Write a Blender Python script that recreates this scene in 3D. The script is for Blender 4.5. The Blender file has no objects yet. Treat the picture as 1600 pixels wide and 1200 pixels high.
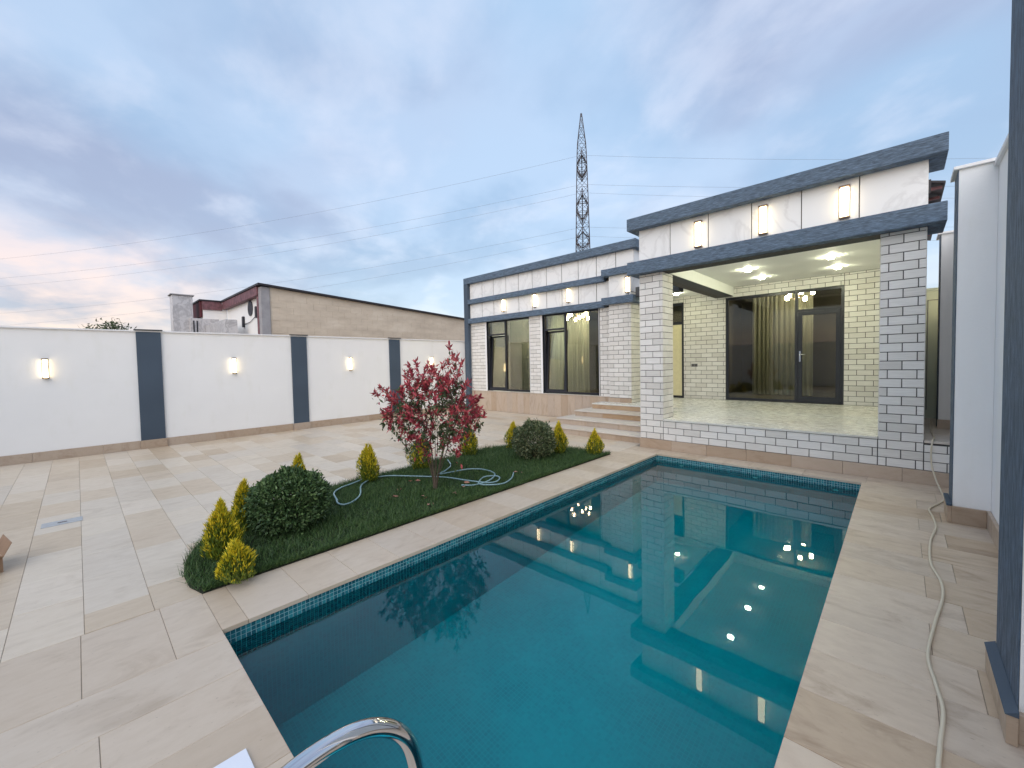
import bpy, bmesh, math, random
import numpy as np
from mathutils import Vector, Matrix

random.seed(7)
rng = np.random.default_rng(7)
S = bpy.context.scene
COL = S.collection

# ---------------------------------------------------------------- camera
cam = bpy.data.cameras.new('camera'); co = bpy.data.objects.new('camera', cam); COL.objects.link(co)
Y_, P_, R_ = 0.7584049689595543, -0.0370357971209464, -0.01986686591512091
fv = Vector((-math.sin(Y_) * math.cos(P_), math.cos(Y_) * math.cos(P_), math.sin(P_)))
rt = Vector((math.cos(Y_), math.sin(Y_), 0)); up = rt.cross(fv)
r2 = math.cos(R_) * rt + math.sin(R_) * up; u2 = -math.sin(R_) * rt + math.cos(R_) * up
m = Matrix.Identity(4)
for i in range(3):
    m[i][0] = r2[i]; m[i][1] = u2[i]; m[i][2] = -fv[i]
m[0][3], m[1][3], m[2][3] = -0.0146, -0.0039, 1.6071
co.matrix_world = m
cam.sensor_width = 36; cam.lens = 643.2 / 1600 * 36
cam.shift_x = 0.00079; cam.shift_y = -0.00596
cam.clip_start = 0.05; cam.clip_end = 6000
S.camera = co

# ---------------------------------------------------------------- world: dusk overcast sky
W = bpy.data.worlds.new('World'); S.world = W; W.use_nodes = True
nt = W.node_tree; nt.nodes.clear()
def N(tree, t, **k):
    n = tree.nodes.new(t)
    for a, b in k.items():
        if a.startswith('i_'):
            n.inputs[a[2:].replace('_', ' ')].default_value = b
        else:
            setattr(n, a, b)
    return n
L = nt.links.new
SUN_EL, SUN_AZ = math.radians(40), math.radians(150)   # broad light of the bright cloud, from behind the camera
sky = N(nt, 'ShaderNodeTexSky', sky_type='NISHITA', sun_disc=False, sun_elevation=math.radians(6), sun_rotation=math.radians(150))
tc = N(nt, 'ShaderNodeTexCoord'); sep = N(nt, 'ShaderNodeSeparateXYZ'); L(tc.outputs['Generated'], sep.inputs[0])
def math_(tree, op, a, b=None, clamp=False):
    n = tree.nodes.new('ShaderNodeMath'); n.operation = op; n.use_clamp = clamp
    for i, v in ((0, a), (1, b)):
        if v is None: continue
        if isinstance(v, (int, float)): n.inputs[i].default_value = v
        else: tree.links.new(v, n.inputs[i])
    return n.outputs[0]
def ramp(tree, fac, stops, interp='LINEAR'):
    n = tree.nodes.new('ShaderNodeValToRGB'); n.color_ramp.interpolation = interp
    els = n.color_ramp.elements
    while len(els) < len(stops): els.new(0.5)
    for e, (p, c) in zip(els, stops):
        e.position = p; e.color = (*c, 1) if len(c) == 3 else c
    tree.links.new(fac, n.inputs[0]); return n.outputs[0]
def mix(tree, fac, a, b, mode='MIX'):
    n = tree.nodes.new('ShaderNodeMix'); n.data_type = 'RGBA'; n.blend_type = mode; n.clamp_factor = True
    for i, v in ((0, fac), (6, a), (7, b)):
        if isinstance(v, (int, float)): n.inputs[i].default_value = v
        elif isinstance(v, tuple): n.inputs[i].default_value = (*v, 1)
        else: tree.links.new(v, n.inputs[i])
    return n.outputs[2]
zz = math_(nt, 'MAXIMUM', sep.outputs[2], 0.0)
den = math_(nt, 'ADD', zz, 0.24)
px = math_(nt, 'DIVIDE', sep.outputs[0], den); py = math_(nt, 'DIVIDE', sep.outputs[1], den)
# clouds streak towards the left horizon (azimuth about 75 degrees left of the wall)
ca, sa = math.cos(math.radians(150)), math.sin(math.radians(150))
ux = math_(nt, 'ADD', math_(nt, 'MULTIPLY', px, ca * 0.9), math_(nt, 'MULTIPLY', py, sa * 0.9))
uy = math_(nt, 'ADD', math_(nt, 'MULTIPLY', px, -sa), math_(nt, 'MULTIPLY', py, ca))
cmb = N(nt, 'ShaderNodeCombineXYZ'); L(ux, cmb.inputs[0]); L(uy, cmb.inputs[1])
n1 = N(nt, 'ShaderNodeTexNoise'); n1.inputs['Scale'].default_value = 1.25; n1.inputs['Detail'].default_value = 6; n1.inputs['Roughness'].default_value = 0.52; n1.inputs['Distortion'].default_value = 0.25
L(cmb.outputs[0], n1.inputs['Vector'])
n2 = N(nt, 'ShaderNodeTexNoise'); n2.inputs['Scale'].default_value = 2.6; n2.inputs['Detail'].default_value = 7; n2.inputs['Roughness'].default_value = 0.55; n2.inputs['Distortion'].default_value = 0.2
sc = N(nt, 'ShaderNodeVectorMath', operation='ADD'); sc.inputs[1].default_value = (7.3, 2.1, 0); L(cmb.outputs[0], sc.inputs[0]); L(sc.outputs[0], n2.inputs['Vector'])
n3 = N(nt, 'ShaderNodeTexNoise'); n3.inputs['Scale'].default_value = 0.9; n3.inputs['Detail'].default_value = 3
sc3 = N(nt, 'ShaderNodeVectorMath', operation='ADD'); sc3.inputs[1].default_value = (1.7, 9.1, 3); L(cmb.outputs[0], sc3.inputs[0]); L(sc3.outputs[0], n3.inputs['Vector'])
base = ramp(nt, zz, [(0.0, (0.50, 0.56, 0.70)), (0.10, (0.33, 0.42, 0.60)), (0.35, (0.32, 0.45, 0.66)), (0.75, (0.42, 0.60, 0.83))])
c1 = ramp(nt, n1.outputs['Fac'], [(0.42, (0, 0, 0)), (0.60, (1, 1, 1))], 'EASE')
c2 = ramp(nt, n2.outputs['Fac'], [(0.46, (0, 0, 0)), (0.68, (1, 1, 1))], 'EASE')
c3 = ramp(nt, n3.outputs['Fac'], [(0.40, (0, 0, 0)), (0.60, (1, 1, 1))], 'EASE')
k = mix(nt, math_(nt, 'MULTIPLY', c3, 0.9), base, (0.335, 0.375, 0.545))          # lavender veil
k = mix(nt, math_(nt, 'MULTIPLY', c1, 0.50), k, (0.56, 0.68, 0.88))             # pale cloud
k = mix(nt, math_(nt, 'MULTIPLY', c2, 0.45), k, (0.72, 0.75, 0.88))             # bright fleecy edges
# pink afterglow low on the left
gd = Vector((-0.985, -0.04, 0.165)).normalized()
dt = N(nt, 'ShaderNodeVectorMath', operation='DOT_PRODUCT'); dt.inputs[1].default_value = gd; L(tc.outputs['Generated'], dt.inputs[0])
g1 = ramp(nt, dt.outputs['Value'], [(0.955, (0, 0, 0)), (0.998, (1, 1, 1))], 'EASE')
g0 = ramp(nt, zz, [(0.16, (1, 1, 1)), (0.28, (0.0, 0.0, 0.0))], 'EASE')
g1 = mix(nt, 1.0, g1, g0, 'MULTIPLY')
gm = ramp(nt, n2.outputs['Fac'], [(0.36, (0.12, 0.12, 0.12)), (0.60, (1, 1, 1))])
k = mix(nt, math_(nt, 'MULTIPLY', math_(nt, 'MULTIPLY', g1, gm), 0.85), k, (0.92, 0.70, 0.66))
lowz = ramp(nt, zz, [(0.0, (1, 1, 1)), (0.10, (0, 0, 0))])
k = mix(nt, math_(nt, 'MULTIPLY', math_(nt, 'MULTIPLY', lowz, c2), 0.7), k, (0.86, 0.82, 0.74))
bgc = N(nt, 'ShaderNodeBackground'); L(k, bgc.inputs[0]); bgc.inputs[1].default_value = 0.74
bgs = N(nt, 'ShaderNodeBackground'); L(sky.outputs[0], bgs.inputs[0]); bgs.inputs[1].default_value = 0.05
add = N(nt, 'ShaderNodeAddShader'); L(bgc.outputs[0], add.inputs[0]); L(bgs.outputs[0], add.inputs[1])
wo = N(nt, 'ShaderNodeOutputWorld'); L(add.outputs[0], wo.inputs[0])

# one broad, soft sun: the bright part of the overcast behind the camera
sl = bpy.data.lights.new('sun', 'SUN'); sl.energy = 1.5; sl.angle = math.radians(75); sl.color = (1.0, 0.95, 0.90)
so = bpy.data.objects.new('sun', sl); COL.objects.link(so)
sd = Vector((math.sin(SUN_AZ) * math.cos(SUN_EL), math.cos(SUN_AZ) * math.cos(SUN_EL), math.sin(SUN_EL)))
so.rotation_euler = sd.to_track_quat('Z', 'Y').to_euler()
S.view_settings.view_transform = 'Standard'; S.view_settings.look = 'None'
S.view_settings.gamma = 1; S.view_settings.use_curve_mapping = False
S.view_settings.exposure = 0.46
S.render.engine = 'CYCLES'
S.cycles.max_bounces = 10; S.cycles.transparent_max_bounces = 16; S.cycles.transmission_bounces = 8

# ---------------------------------------------------------------- materials
def new_mat(name):
    mt = bpy.data.materials.new(name); mt.use_nodes = True
    t = mt.node_tree; b = t.nodes['Principled BSDF']; return mt, t, b
def pos(t):
    return t.nodes.new('ShaderNodeNewGeometry').outputs['Position']
def vadd(t, a, b):
    n = t.nodes.new('ShaderNodeVectorMath'); n.operation = 'ADD'
    for i, v in ((0, a), (1, b)):
        if isinstance(v, tuple): n.inputs[i].default_value = v
        else: t.links.new(v, n.inputs[i])
    return n.outputs[0]
def vmul(t, a, b):
    n = t.nodes.new('ShaderNodeVectorMath'); n.operation = 'MULTIPLY'; t.links.new(a, n.inputs[0]); n.inputs[1].default_value = b
    return n.outputs[0]
def noise(t, vec, scale, detail=4, rough=0.5, dist=0.0):
    n = t.nodes.new('ShaderNodeTexNoise'); n.inputs['Scale'].default_value = scale; n.inputs['Detail'].default_value = detail
    n.inputs['Roughness'].default_value = rough; n.inputs['Distortion'].default_value = dist
    t.links.new(vec, n.inputs['Vector']); return n.outputs['Fac']
def bump(t, b, h, strength, dist):
    n = t.nodes.new('ShaderNodeBump'); n.inputs['Strength'].default_value = strength; n.inputs['Distance'].default_value = dist
    t.links.new(h, n.inputs['Height']); t.links.new(n.outputs[0], b.inputs['Normal'])
def rnd(t):
    """random number per piece, whether it is its own object or one island of a joined mesh"""
    oi = t.nodes.new('ShaderNodeObjectInfo'); g = t.nodes.new('ShaderNodeNewGeometry')
    return math_(t, 'FRACT', math_(t, 'ADD', oi.outputs['Random'], g.outputs['Random Per Island']))
def rndvec(t, r):
    c = t.nodes.new('ShaderNodeCombineXYZ')
    for i, s in enumerate((31.7, 57.3, 83.1)):
        t.links.new(math_(t, 'MULTIPLY', r, s), c.inputs[i])
    return c.outputs[0]
def flat(name, colr, rough=0.6, metal=0.0, var=0.0, scale=20, bmp=0.0, spec=0.5):
    mt, t, b = new_mat(name)
    b.inputs['Roughness'].default_value = rough; b.inputs['Metallic'].default_value = metal
    b.inputs['Specular IOR Level'].default_value = spec
    if var > 0:
        f = noise(t, pos(t), scale, 5, 0.6)
        lo = tuple(c * (1 - var) for c in colr); hi = tuple(min(1, c * (1 + var)) for c in colr)
        t.links.new(ramp(t, f, [(0.3, lo), (0.7, hi)]), b.inputs['Base Color'])
        if bmp: bump(t, b, f, bmp, 0.01)
    else:
        b.inputs['Base Color'].default_value = (*colr, 1)
    return mt
def emis(name, colr, strength):
    mt, t, b = new_mat(name)
    b.inputs['Base Color'].default_value = (0.8, 0.8, 0.8, 1)
    b.inputs['Emission Color'].default_value = (*colr, 1); b.inputs['Emission Strength'].default_value = strength
    return mt

def travertine(name, light, dark, tan, axis, var=0.5, rough=0.42):
    """sawn travertine: soft veins along one axis, each piece with its own tone"""
    mt, t, b = new_mat(name)
    r = rnd(t); p = vadd(t, pos(t), rndvec(t, r))
    sv = {'x': (1.0, 2.3, 2.3), 'y': (2.6, 1.0, 2.6), 'z': (3.5, 3.5, 1.0)}[axis]
    v = vmul(t, p, sv)
    a = noise(t, v, 1.7, 9, 0.68, 1.0)
    c = ramp(t, a, [(0.30, dark), (0.48, light), (0.62, light), (0.80, tan)])
    fine = noise(t, vmul(t, p, tuple(q * 5 for q in sv)), 1.6, 6, 0.65)
    c = mix(t, 0.22, c, ramp(t, fine, [(0.35, dark), (0.6, light)]))
    tone = ramp(t, r, [(0.0, (0.80, 0.72, 0.62)), (0.2, (0.96, 0.91, 0.84)), (0.4, (1.03, 1.02, 1.0)), (0.6, (0.92, 0.92, 0.93)), (0.8, (1.06, 1.05, 1.04)), (1.0, (0.86, 0.78, 0.68))])
    c = mix(t, var, c, mix(t, 1.0, c, tone, 'MULTIPLY'))
    # a stain with its own shape here and there
    st = noise(t, vmul(t, pos(t), (1.1, 1.1, 1.1)), 0.8, 5, 0.6)
    c = mix(t, ramp(t, st, [(0.55, (0, 0, 0)), (0.75, (0.45, 0.45, 0.45))]), c, mix(t, 1.0, c, (0.86, 0.80, 0.74), 'MULTIPLY'))
    # pits
    vo = t.nodes.new('ShaderNodeTexNoise'); vo.inputs['Scale'].default_value = 42; vo.inputs['Detail'].default_value = 2
    t.links.new(v, vo.inputs['Vector'])
    pit = ramp(t, vo.outputs['Fac'], [(0.24, (1, 1, 1)), (0.30, (0, 0, 0))])
    c = mix(t, math_(t, 'MULTIPLY', pit, 0.55), c, (0.25, 0.2, 0.16))
    t.links.new(c, b.inputs['Base Color'])
    t.links.new(ramp(t, fine, [(0.3, (rough + .12,) * 3), (0.7, (rough - .08,) * 3)]), b.inputs['Roughness'])
    bump(t, b, math_(t, 'SUBTRACT', fine, pit), 0.25, 0.003)
    return mt
M = {}
M['pave_x'] = travertine('travertine_paving_x', (0.605, 0.530, 0.430), (0.50, 0.425, 0.335), (0.54, 0.435, 0.315), 'y', 0.95)
M['pave_y'] = travertine('travertine_paving_y', (0.560, 0.475, 0.380), (0.44, 0.36, 0.275), (0.43, 0.335, 0.245), 'y', 0.5)
M['deck_r'] = travertine('travertine_deck', (0.565, 0.475, 0.380), (0.36, 0.275, 0.205), (0.49, 0.365, 0.255), 'x', 0.9)
M['plinth'] = travertine('travertine_plinth', (0.50, 0.41, 0.33), (0.37, 0.28, 0.21), (0.44, 0.30, 0.18), 'z', 0.8)
M['skirt'] = travertine('travertine_skirting', (0.47, 0.38, 0.30), (0.35, 0.26, 0.19), (0.42, 0.30, 0.19), 'x', 0.8)
M['rust'] = travertine('rust_veined_travertine', (0.46, 0.33, 0.21), (0.30, 0.17, 0.09), (0.50, 0.36, 0.20), 'x', 0.6)
M['tread'] = travertine('travertine_tread', (0.62, 0.57, 0.51), (0.50, 0.44, 0.38), (0.58, 0.49, 0.39), 'x', 0.4)
M['porch_tile'] = travertine('porch_floor_tile', (0.70, 0.70, 0.66), (0.58, 0.57, 0.52), (0.64, 0.62, 0.54), 'x', 0.3, 0.25)

def stucco(name, colr, sc=60, strength=0.35, var=0.06, splash=False):
    mt, t, b = new_mat(name)
    p = pos(t)
    big = noise(t, p, 1.2, 4); fin = noise(t, p, sc, 4, 0.6)
    lo = tuple(c * (1 - var) for c in colr); hi = tuple(min(1, c * (1 + var)) for c in colr)
    c = ramp(t, big, [(0.3, lo), (0.7, hi)])
    if splash:      # faint drips and dirt splashed up from the paving, dirt of its own shape
        st = noise(t, vmul(t, p, (3.5, 3.5, 0.5)), 1.6, 6, 0.65, 0.3); blot = noise(t, p, 2.3, 6, 0.6)
        c = mix(t, ramp(t, math_(t, 'MULTIPLY', st, blot), [(0.28, (0, 0, 0)), (0.45, (0.30, 0.30, 0.30))]), c, tuple(q * 0.86 for q in colr[:2]) + (colr[2] * 0.80,))
    t.links.new(c, b.inputs['Base Color']); b.inputs['Roughness'].default_value = 0.85
    bump(t, b, fin, strength, 0.004); return mt
M['white_wall'] = stucco('white_wall_paint', (0.86, 0.855, 0.84), 55, 0.35, 0.02, True)
M['white_plaster'] = stucco('white_plaster', (0.80, 0.80, 0.80), 90, 0.25, 0.02)
M['blue_smooth'] = stucco('slate_blue_paint', (0.062, 0.088, 0.122), 70, 0.3, 0.10)
def bark(name, colr, sv):
    """bark-beetle render: dark streaky grooves"""
    mt, t, b = new_mat(name); p = pos(t)
    s = noise(t, vmul(t, p, sv), 9, 6, 0.68, 0.5)
    c = ramp(t, s, [(0.32, tuple(q * 0.5 for q in colr)), (0.48, colr), (0.66, tuple(q * 1.7 for q in colr))])
    t.links.new(c, b.inputs['Base Color']); b.inputs['Roughness'].default_value = 0.75
    bump(t, b, s, 0.8, 0.012); return mt
M['bark_h'] = bark('slate_blue_render', (0.088, 0.128, 0.180), (1.1, 2.0, 7))
M['bark_v'] = bark('slate_blue_render_upright', (0.075, 0.108, 0.150), (6, 6, 0.8))
def brick_mat():
    mt, t, b = new_mat('white_split_brick'); r = rnd(t); p = vadd(t, pos(t), rndvec(t, r))
    s = noise(t, vmul(t, p, (2, 2, 30)), 3, 5, 0.6)
    c = ramp(t, s, [(0.3, (0.66, 0.645, 0.615)), (0.7, (0.78, 0.765, 0.735))])
    c = mix(t, 1.0, c, ramp(t, r, [(0, (0.87, 0.86, 0.84)), (0.4, (0.99, 0.98, 0.97)), (1, (1.04, 1.04, 1.04))]), 'MULTIPLY')
    t.links.new(c, b.inputs['Base Color']); b.inputs['Roughness'].default_value = 0.6
    bump(t, b, s, 0.45, 0.004); return mt
M['brick'] = brick_mat()
M['mortar'] = flat('dark_mortar', (0.080, 0.077, 0.073), 0.9, var=0.3)
def marble(name, basec, vein, scale=1.2, lo=0.485, hi=0.515, strength=0.5):
    mt, t, b = new_mat(name); r = rnd(t); p = vadd(t, pos(t), rndvec(t, r))
    n = noise(t, vmul(t, p, (1, 1, 0.8)), scale, 6, 0.55, 1.2)
    v = ramp(t, n, [(lo - 0.02, (0, 0, 0)), ((lo + hi) / 2, (1, 1, 1)), (hi + 0.02, (0, 0, 0))])
    c = mix(t, math_(t, 'MULTIPLY', v, strength), basec, vein)
    t.links.new(c, b.inputs['Base Color']); b.inputs['Roughness'].default_value = 0.3; return mt
M['marble'] = marble('white_marble_panel', (0.83, 0.83, 0.82), (0.52, 0.51, 0.50), 1.2, 0.485, 0.515, 0.32)
M['grey_marble'] = marble('grey_veined_marble', (0.60, 0.59, 0.60), (0.30, 0.29, 0.30), 3.2, 0.42, 0.58, 0.6)
M['grout'] = flat('paving_grout', (0.27, 0.24, 0.20), 0.95, var=0.2)
M['earth'] = flat('bare_earth', (0.13, 0.11, 0.08), 0.95, var=0.3, scale=3)
M['soil'] = flat('dark_soil', (0.022, 0.026, 0.014), 0.95, var=0.4, scale=30)
M['frame'] = flat('anthracite_window_frame', (0.016, 0.018, 0.026), 0.35)
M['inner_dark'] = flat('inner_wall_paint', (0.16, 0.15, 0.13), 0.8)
M['ceiling'] = flat('porch_ceiling_paint', (0.84, 0.85, 0.82), 0.6, var=0.03, scale=2)
M['soffit_dark'] = flat('dark_soffit_paint', (0.05, 0.055, 0.062), 0.7, var=0.15)
M['bronze'] = flat('bronze_metal', (0.20, 0.13, 0.09), 0.35, 0.8)
M['chrome'] = flat('polished_steel', (0.66, 0.67, 0.69), 0.07, 1.0)
M['steel'] = flat('galvanised_steel', (0.10, 0.085, 0.09), 0.6, 0.2)
M['line_metal'] = flat('aluminium_line', (0.22, 0.24, 0.28), 0.6)
M['drain'] = flat('brushed_drain_steel', (0.42, 0.45, 0.48), 0.4, 0.5, var=0.1)
M['glow'] = emis('sconce_glass', (1.0, 0.80, 0.46), 6.5)
M['lamp'] = emis('ceiling_lamp_glass', (1.0, 1.0, 0.70), 150.0)
M['bulb'] = emis('chandelier_bulb', (1.0, 0.86, 0.62), 95.0)
M['white_metal'] = flat('white_lacquered_metal', (0.75, 0.76, 0.75), 0.4)
M['green_door'] = flat('pale_green_door_paint', (0.50, 0.58, 0.50), 0.5)
M['concrete'] = flat('concrete_column', (0.34, 0.33, 0.34), 0.85, var=0.15, scale=3)
M['maroon'] = flat('maroon_render', (0.085, 0.010, 0.016), 0.7, var=0.15)
M['maroon_tile'] = flat('maroon_fascia', (0.17, 0.075, 0.085), 0.6, var=0.45, scale=8)
M['roof_dark'] = flat('dark_roof_sheet', (0.022, 0.018, 0.022), 0.5)
M['cardboard'] = flat('cardboard', (0.30, 0.19, 0.12), 0.85, var=0.12, scale=12)
M['cardboard_in'] = flat('cardboard_inside', (0.05, 0.035, 0.03), 0.9)
M['hose_blue'] = flat('pale_blue_hose_rubber', (0.21, 0.34, 0.38), 0.4)
M['hose_white'] = flat('cream_cable_sheath', (0.60, 0.54, 0.42), 0.5)
M['board'] = flat('white_glazed_tile', (0.74, 0.77, 0.84), 0.12)
M['socket'] = flat('grey_socket_plastic', (0.16, 0.17, 0.19), 0.5)
M['bark_tree'] = flat('grey_brown_bark', (0.10, 0.075, 0.055), 0.9, var=0.3, scale=40)
def stoneblock():
    mt, t, b = new_mat('tan_block_render'); p = pos(t)
    n = noise(t, vmul(t, p, (1, 1, 3)), 0.9, 7, 0.65)
    c = ramp(t, n, [(0.3, (0.55, 0.46, 0.36)), (0.55, (0.67, 0.57, 0.45)), (0.75, (0.75, 0.66, 0.54))])
    t.links.new(c, b.inputs['Base Color']); b.inputs['Roughness'].default_value = 0.95
    bump(t, b, n, 0.4, 0.02); return mt
M['block'] = stoneblock()
def leafmat(name, a, bcol, c3=None, trans=0.25):
    mt, t, b = new_mat(name); g = t.nodes.new('ShaderNodeNewGeometry')
    stops = [(0.0, a), (1.0, bcol)] if c3 is None else [(0.0, a), (0.6, bcol), (1.0, c3)]
    t.links.new(ramp(t, g.outputs['Random Per Island'], stops), b.inputs['Base Color'])
    b.inputs['Roughness'].default_value = 0.5; b.inputs['Specular IOR Level'].default_value = 0.4
    return mt
M['grass'] = leafmat('grass_blade', (0.018, 0.048, 0.014), (0.050, 0.115, 0.032), (0.12, 0.19, 0.06))
M['leaf_dark'] = leafmat('bush_leaf', (0.022, 0.052, 0.018), (0.065, 0.125, 0.042), (0.15, 0.23, 0.09))
M['leaf_gold'] = leafmat('golden_foliage', (0.40, 0.38, 0.018), (0.70, 0.58, 0.03), (0.82, 0.58, 0.035))
M['leaf_lime'] = leafmat('green_foliage', (0.06, 0.11, 0.015), (0.20, 0.25, 0.025))
M['leaf_red'] = leafmat('red_leaf', (0.18, 0.022, 0.035), (0.40, 0.048, 0.075), (0.54, 0.12, 0.12))
M['leaf_tree'] = leafmat('green_shrub_leaf', (0.04, 0.065, 0.025), (0.09, 0.12, 0.05))
M['leaf_dry'] = leafmat('fallen_leaf', (0.25, 0.10, 0.07), (0.40, 0.22, 0.16))
def curtain_mat():
    mt = bpy.data.materials.new('sheer_curtain'); mt.use_nodes = True; t = mt.node_tree; t.nodes.clear()
    o = t.nodes.new('ShaderNodeOutputMaterial'); mx = t.nodes.new('ShaderNodeMixShader'); mx.inputs[0].default_value = 0.5
    n = noise(t, vmul(t, pos(t), (9, 9, 0.15)), 2, 3)
    c = ramp(t, n, [(0.3, (0.44, 0.46, 0.39)), (0.7, (0.62, 0.63, 0.55))])
    d = t.nodes.new('ShaderNodeBsdfDiffuse'); tl = t.nodes.new('ShaderNodeBsdfTranslucent')
    for q in (d, tl): t.links.new(c, q.inputs['Color'])
    t.links.new(d.outputs[0], mx.inputs[1]); t.links.new(tl.outputs[0], mx.inputs[2]); t.links.new(mx.outputs[0], o.inputs[0]); return mt
M['curtain'] = curtain_mat()
M['curtain_pale'] = flat('cream_blind_fabric', (0.72, 0.66, 0.42), 0.9, var=0.05)
def glass_mat():
    mt = bpy.data.materials.new('window_glass'); mt.use_nodes = True; t = mt.node_tree; t.nodes.clear()
    o = t.nodes.new('ShaderNodeOutputMaterial'); mx = t.nodes.new('ShaderNodeMixShader'); fr = t.nodes.new('ShaderNodeFresnel')
    fr.inputs['IOR'].default_value = 1.62
    tr = t.nodes.new('ShaderNodeBsdfTransparent'); tr.inputs[0].default_value = (0.80, 0.81, 0.73, 1)
    gl = t.nodes.new('ShaderNodeBsdfGlossy'); gl.inputs['Roughness'].default_value = 0.01; gl.inputs['Color'].default_value = (0.85, 0.8, 0.8, 1)
    f = math_(t, 'MULTIPLY', fr.outputs[0], 0.8, True)
    t.links.new(f, mx.inputs[0]); t.links.new(tr.outputs[0], mx.inputs[1]); t.links.new(gl.outputs[0], mx.inputs[2]); t.links.new(mx.outputs[0], o.inputs[0])
    return mt
M['glass'] = glass_mat()
def water_mat():
    mt = bpy.data.materials.new('pool_water'); mt.use_nodes = True; t = mt.node_tree; t.nodes.clear()
    o = t.nodes.new('ShaderNodeOutputMaterial'); mx = t.nodes.new('ShaderNodeMixShader'); fr = t.nodes.new('ShaderNodeFresnel')
    fr.inputs['IOR'].default_value = 1.333
    rf = t.nodes.new('ShaderNodeBsdfRefraction'); rf.inputs['IOR'].default_value = 1.333; rf.inputs['Roughness'].default_value = 0.0
    rf.inputs['Color'].default_value = (0.04, 0.96, 0.97, 1)
    gl = t.nodes.new('ShaderNodeBsdfGlossy'); gl.inputs['Roughness'].default_value = 0.0; gl.inputs['Color'].default_value = (1, 1, 1, 1)
    n = noise(t, pos(t), 1.6, 2, 0.4)
    bm_ = t.nodes.new('ShaderNodeBump'); bm_.inputs['Strength'].default_value = 0.05; bm_.inputs['Distance'].default_value = 0.03
    t.links.new(n, bm_.inputs['Height'])
    for q in (fr, rf, gl): t.links.new(bm_.outputs[0], q.inputs['Normal'])
    t.links.new(fr.outputs[0], mx.inputs[0]); t.links.new(rf.outputs[0], mx.inputs[1]); t.links.new(gl.outputs[0], mx.inputs[2]); t.links.new(mx.outputs[0], o.inputs[0])
    return mt
M['water'] = water_mat()
def mosaic_mat():
    mt, t, b = new_mat('pool_mosaic'); g = t.nodes.new('ShaderNodeNewGeometry')
    t.links.new(ramp(t, g.outputs['Random Per Island'], [(0, (0.010, 0.085, 0.12)), (0.5, (0.020, 0.14, 0.18)), (1, (0.035, 0.22, 0.26))]), b.inputs['Base Color'])
    b.inputs['Roughness'].default_value = 0.15; return mt
M['mosaic'] = mosaic_mat()
M['pool_grout'] = flat('pool_grout', (0.30, 0.50, 0.54), 0.7)
def mosaic_sheet():
    mt, t, b = new_mat('pool_mosaic_deep'); p = pos(t)
    sep = t.nodes.new('ShaderNodeSeparateXYZ'); t.links.new(p, sep.inputs[0])
    P = 0.028; masks = []
    for i in range(3):
        fr = math_(t, 'FRACT', math_(t, 'DIVIDE', sep.outputs[i], P))
        masks.append(math_(t, 'LESS_THAN', math_(t, 'ABSOLUTE', math_(t, 'SUBTRACT', fr, 0.5)), 0.43))
    g = t.nodes.new('ShaderNodeNewGeometry'); sn = t.nodes.new('ShaderNodeSeparateXYZ'); t.links.new(g.outputs['Normal'], sn.inputs[0])
    fac = None
    for i in range(3):
        on = math_(t, 'GREATER_THAN', math_(t, 'ABSOLUTE', sn.outputs[i]), 0.5)
        mm = math_(t, 'MAXIMUM', masks[i], on)
        fac = mm if fac is None else math_(t, 'MULTIPLY', fac, mm)
    fl = t.nodes.new('ShaderNodeVectorMath'); fl.operation = 'SNAP'; t.links.new(p, fl.inputs[0]); fl.inputs[1].default_value = (P, P, P)
    wn = t.nodes.new('ShaderNodeTexWhiteNoise'); t.links.new(fl.outputs[0], wn.inputs['Vector'])
    big = noise(t, p, 1.1, 5, 0.6)
    r2_ = math_(t, 'ADD', math_(t, 'MULTIPLY', wn.outputs['Value'], 0.12), math_(t, 'MULTIPLY', big, 0.85))
    c = ramp(t, r2_, [(0.2, (0.010, 0.22, 0.28)), (0.5, (0.014, 0.325, 0.395)), (0.85, (0.030, 0.46, 0.53))])
    c = mix(t, fac, (0.020, 0.36, 0.43), c)
    t.links.new(c, b.inputs['Base Color']); b.inputs['Roughness'].default_value = 0.3; return mt
M['mosaic_deep'] = mosaic_sheet()

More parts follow.
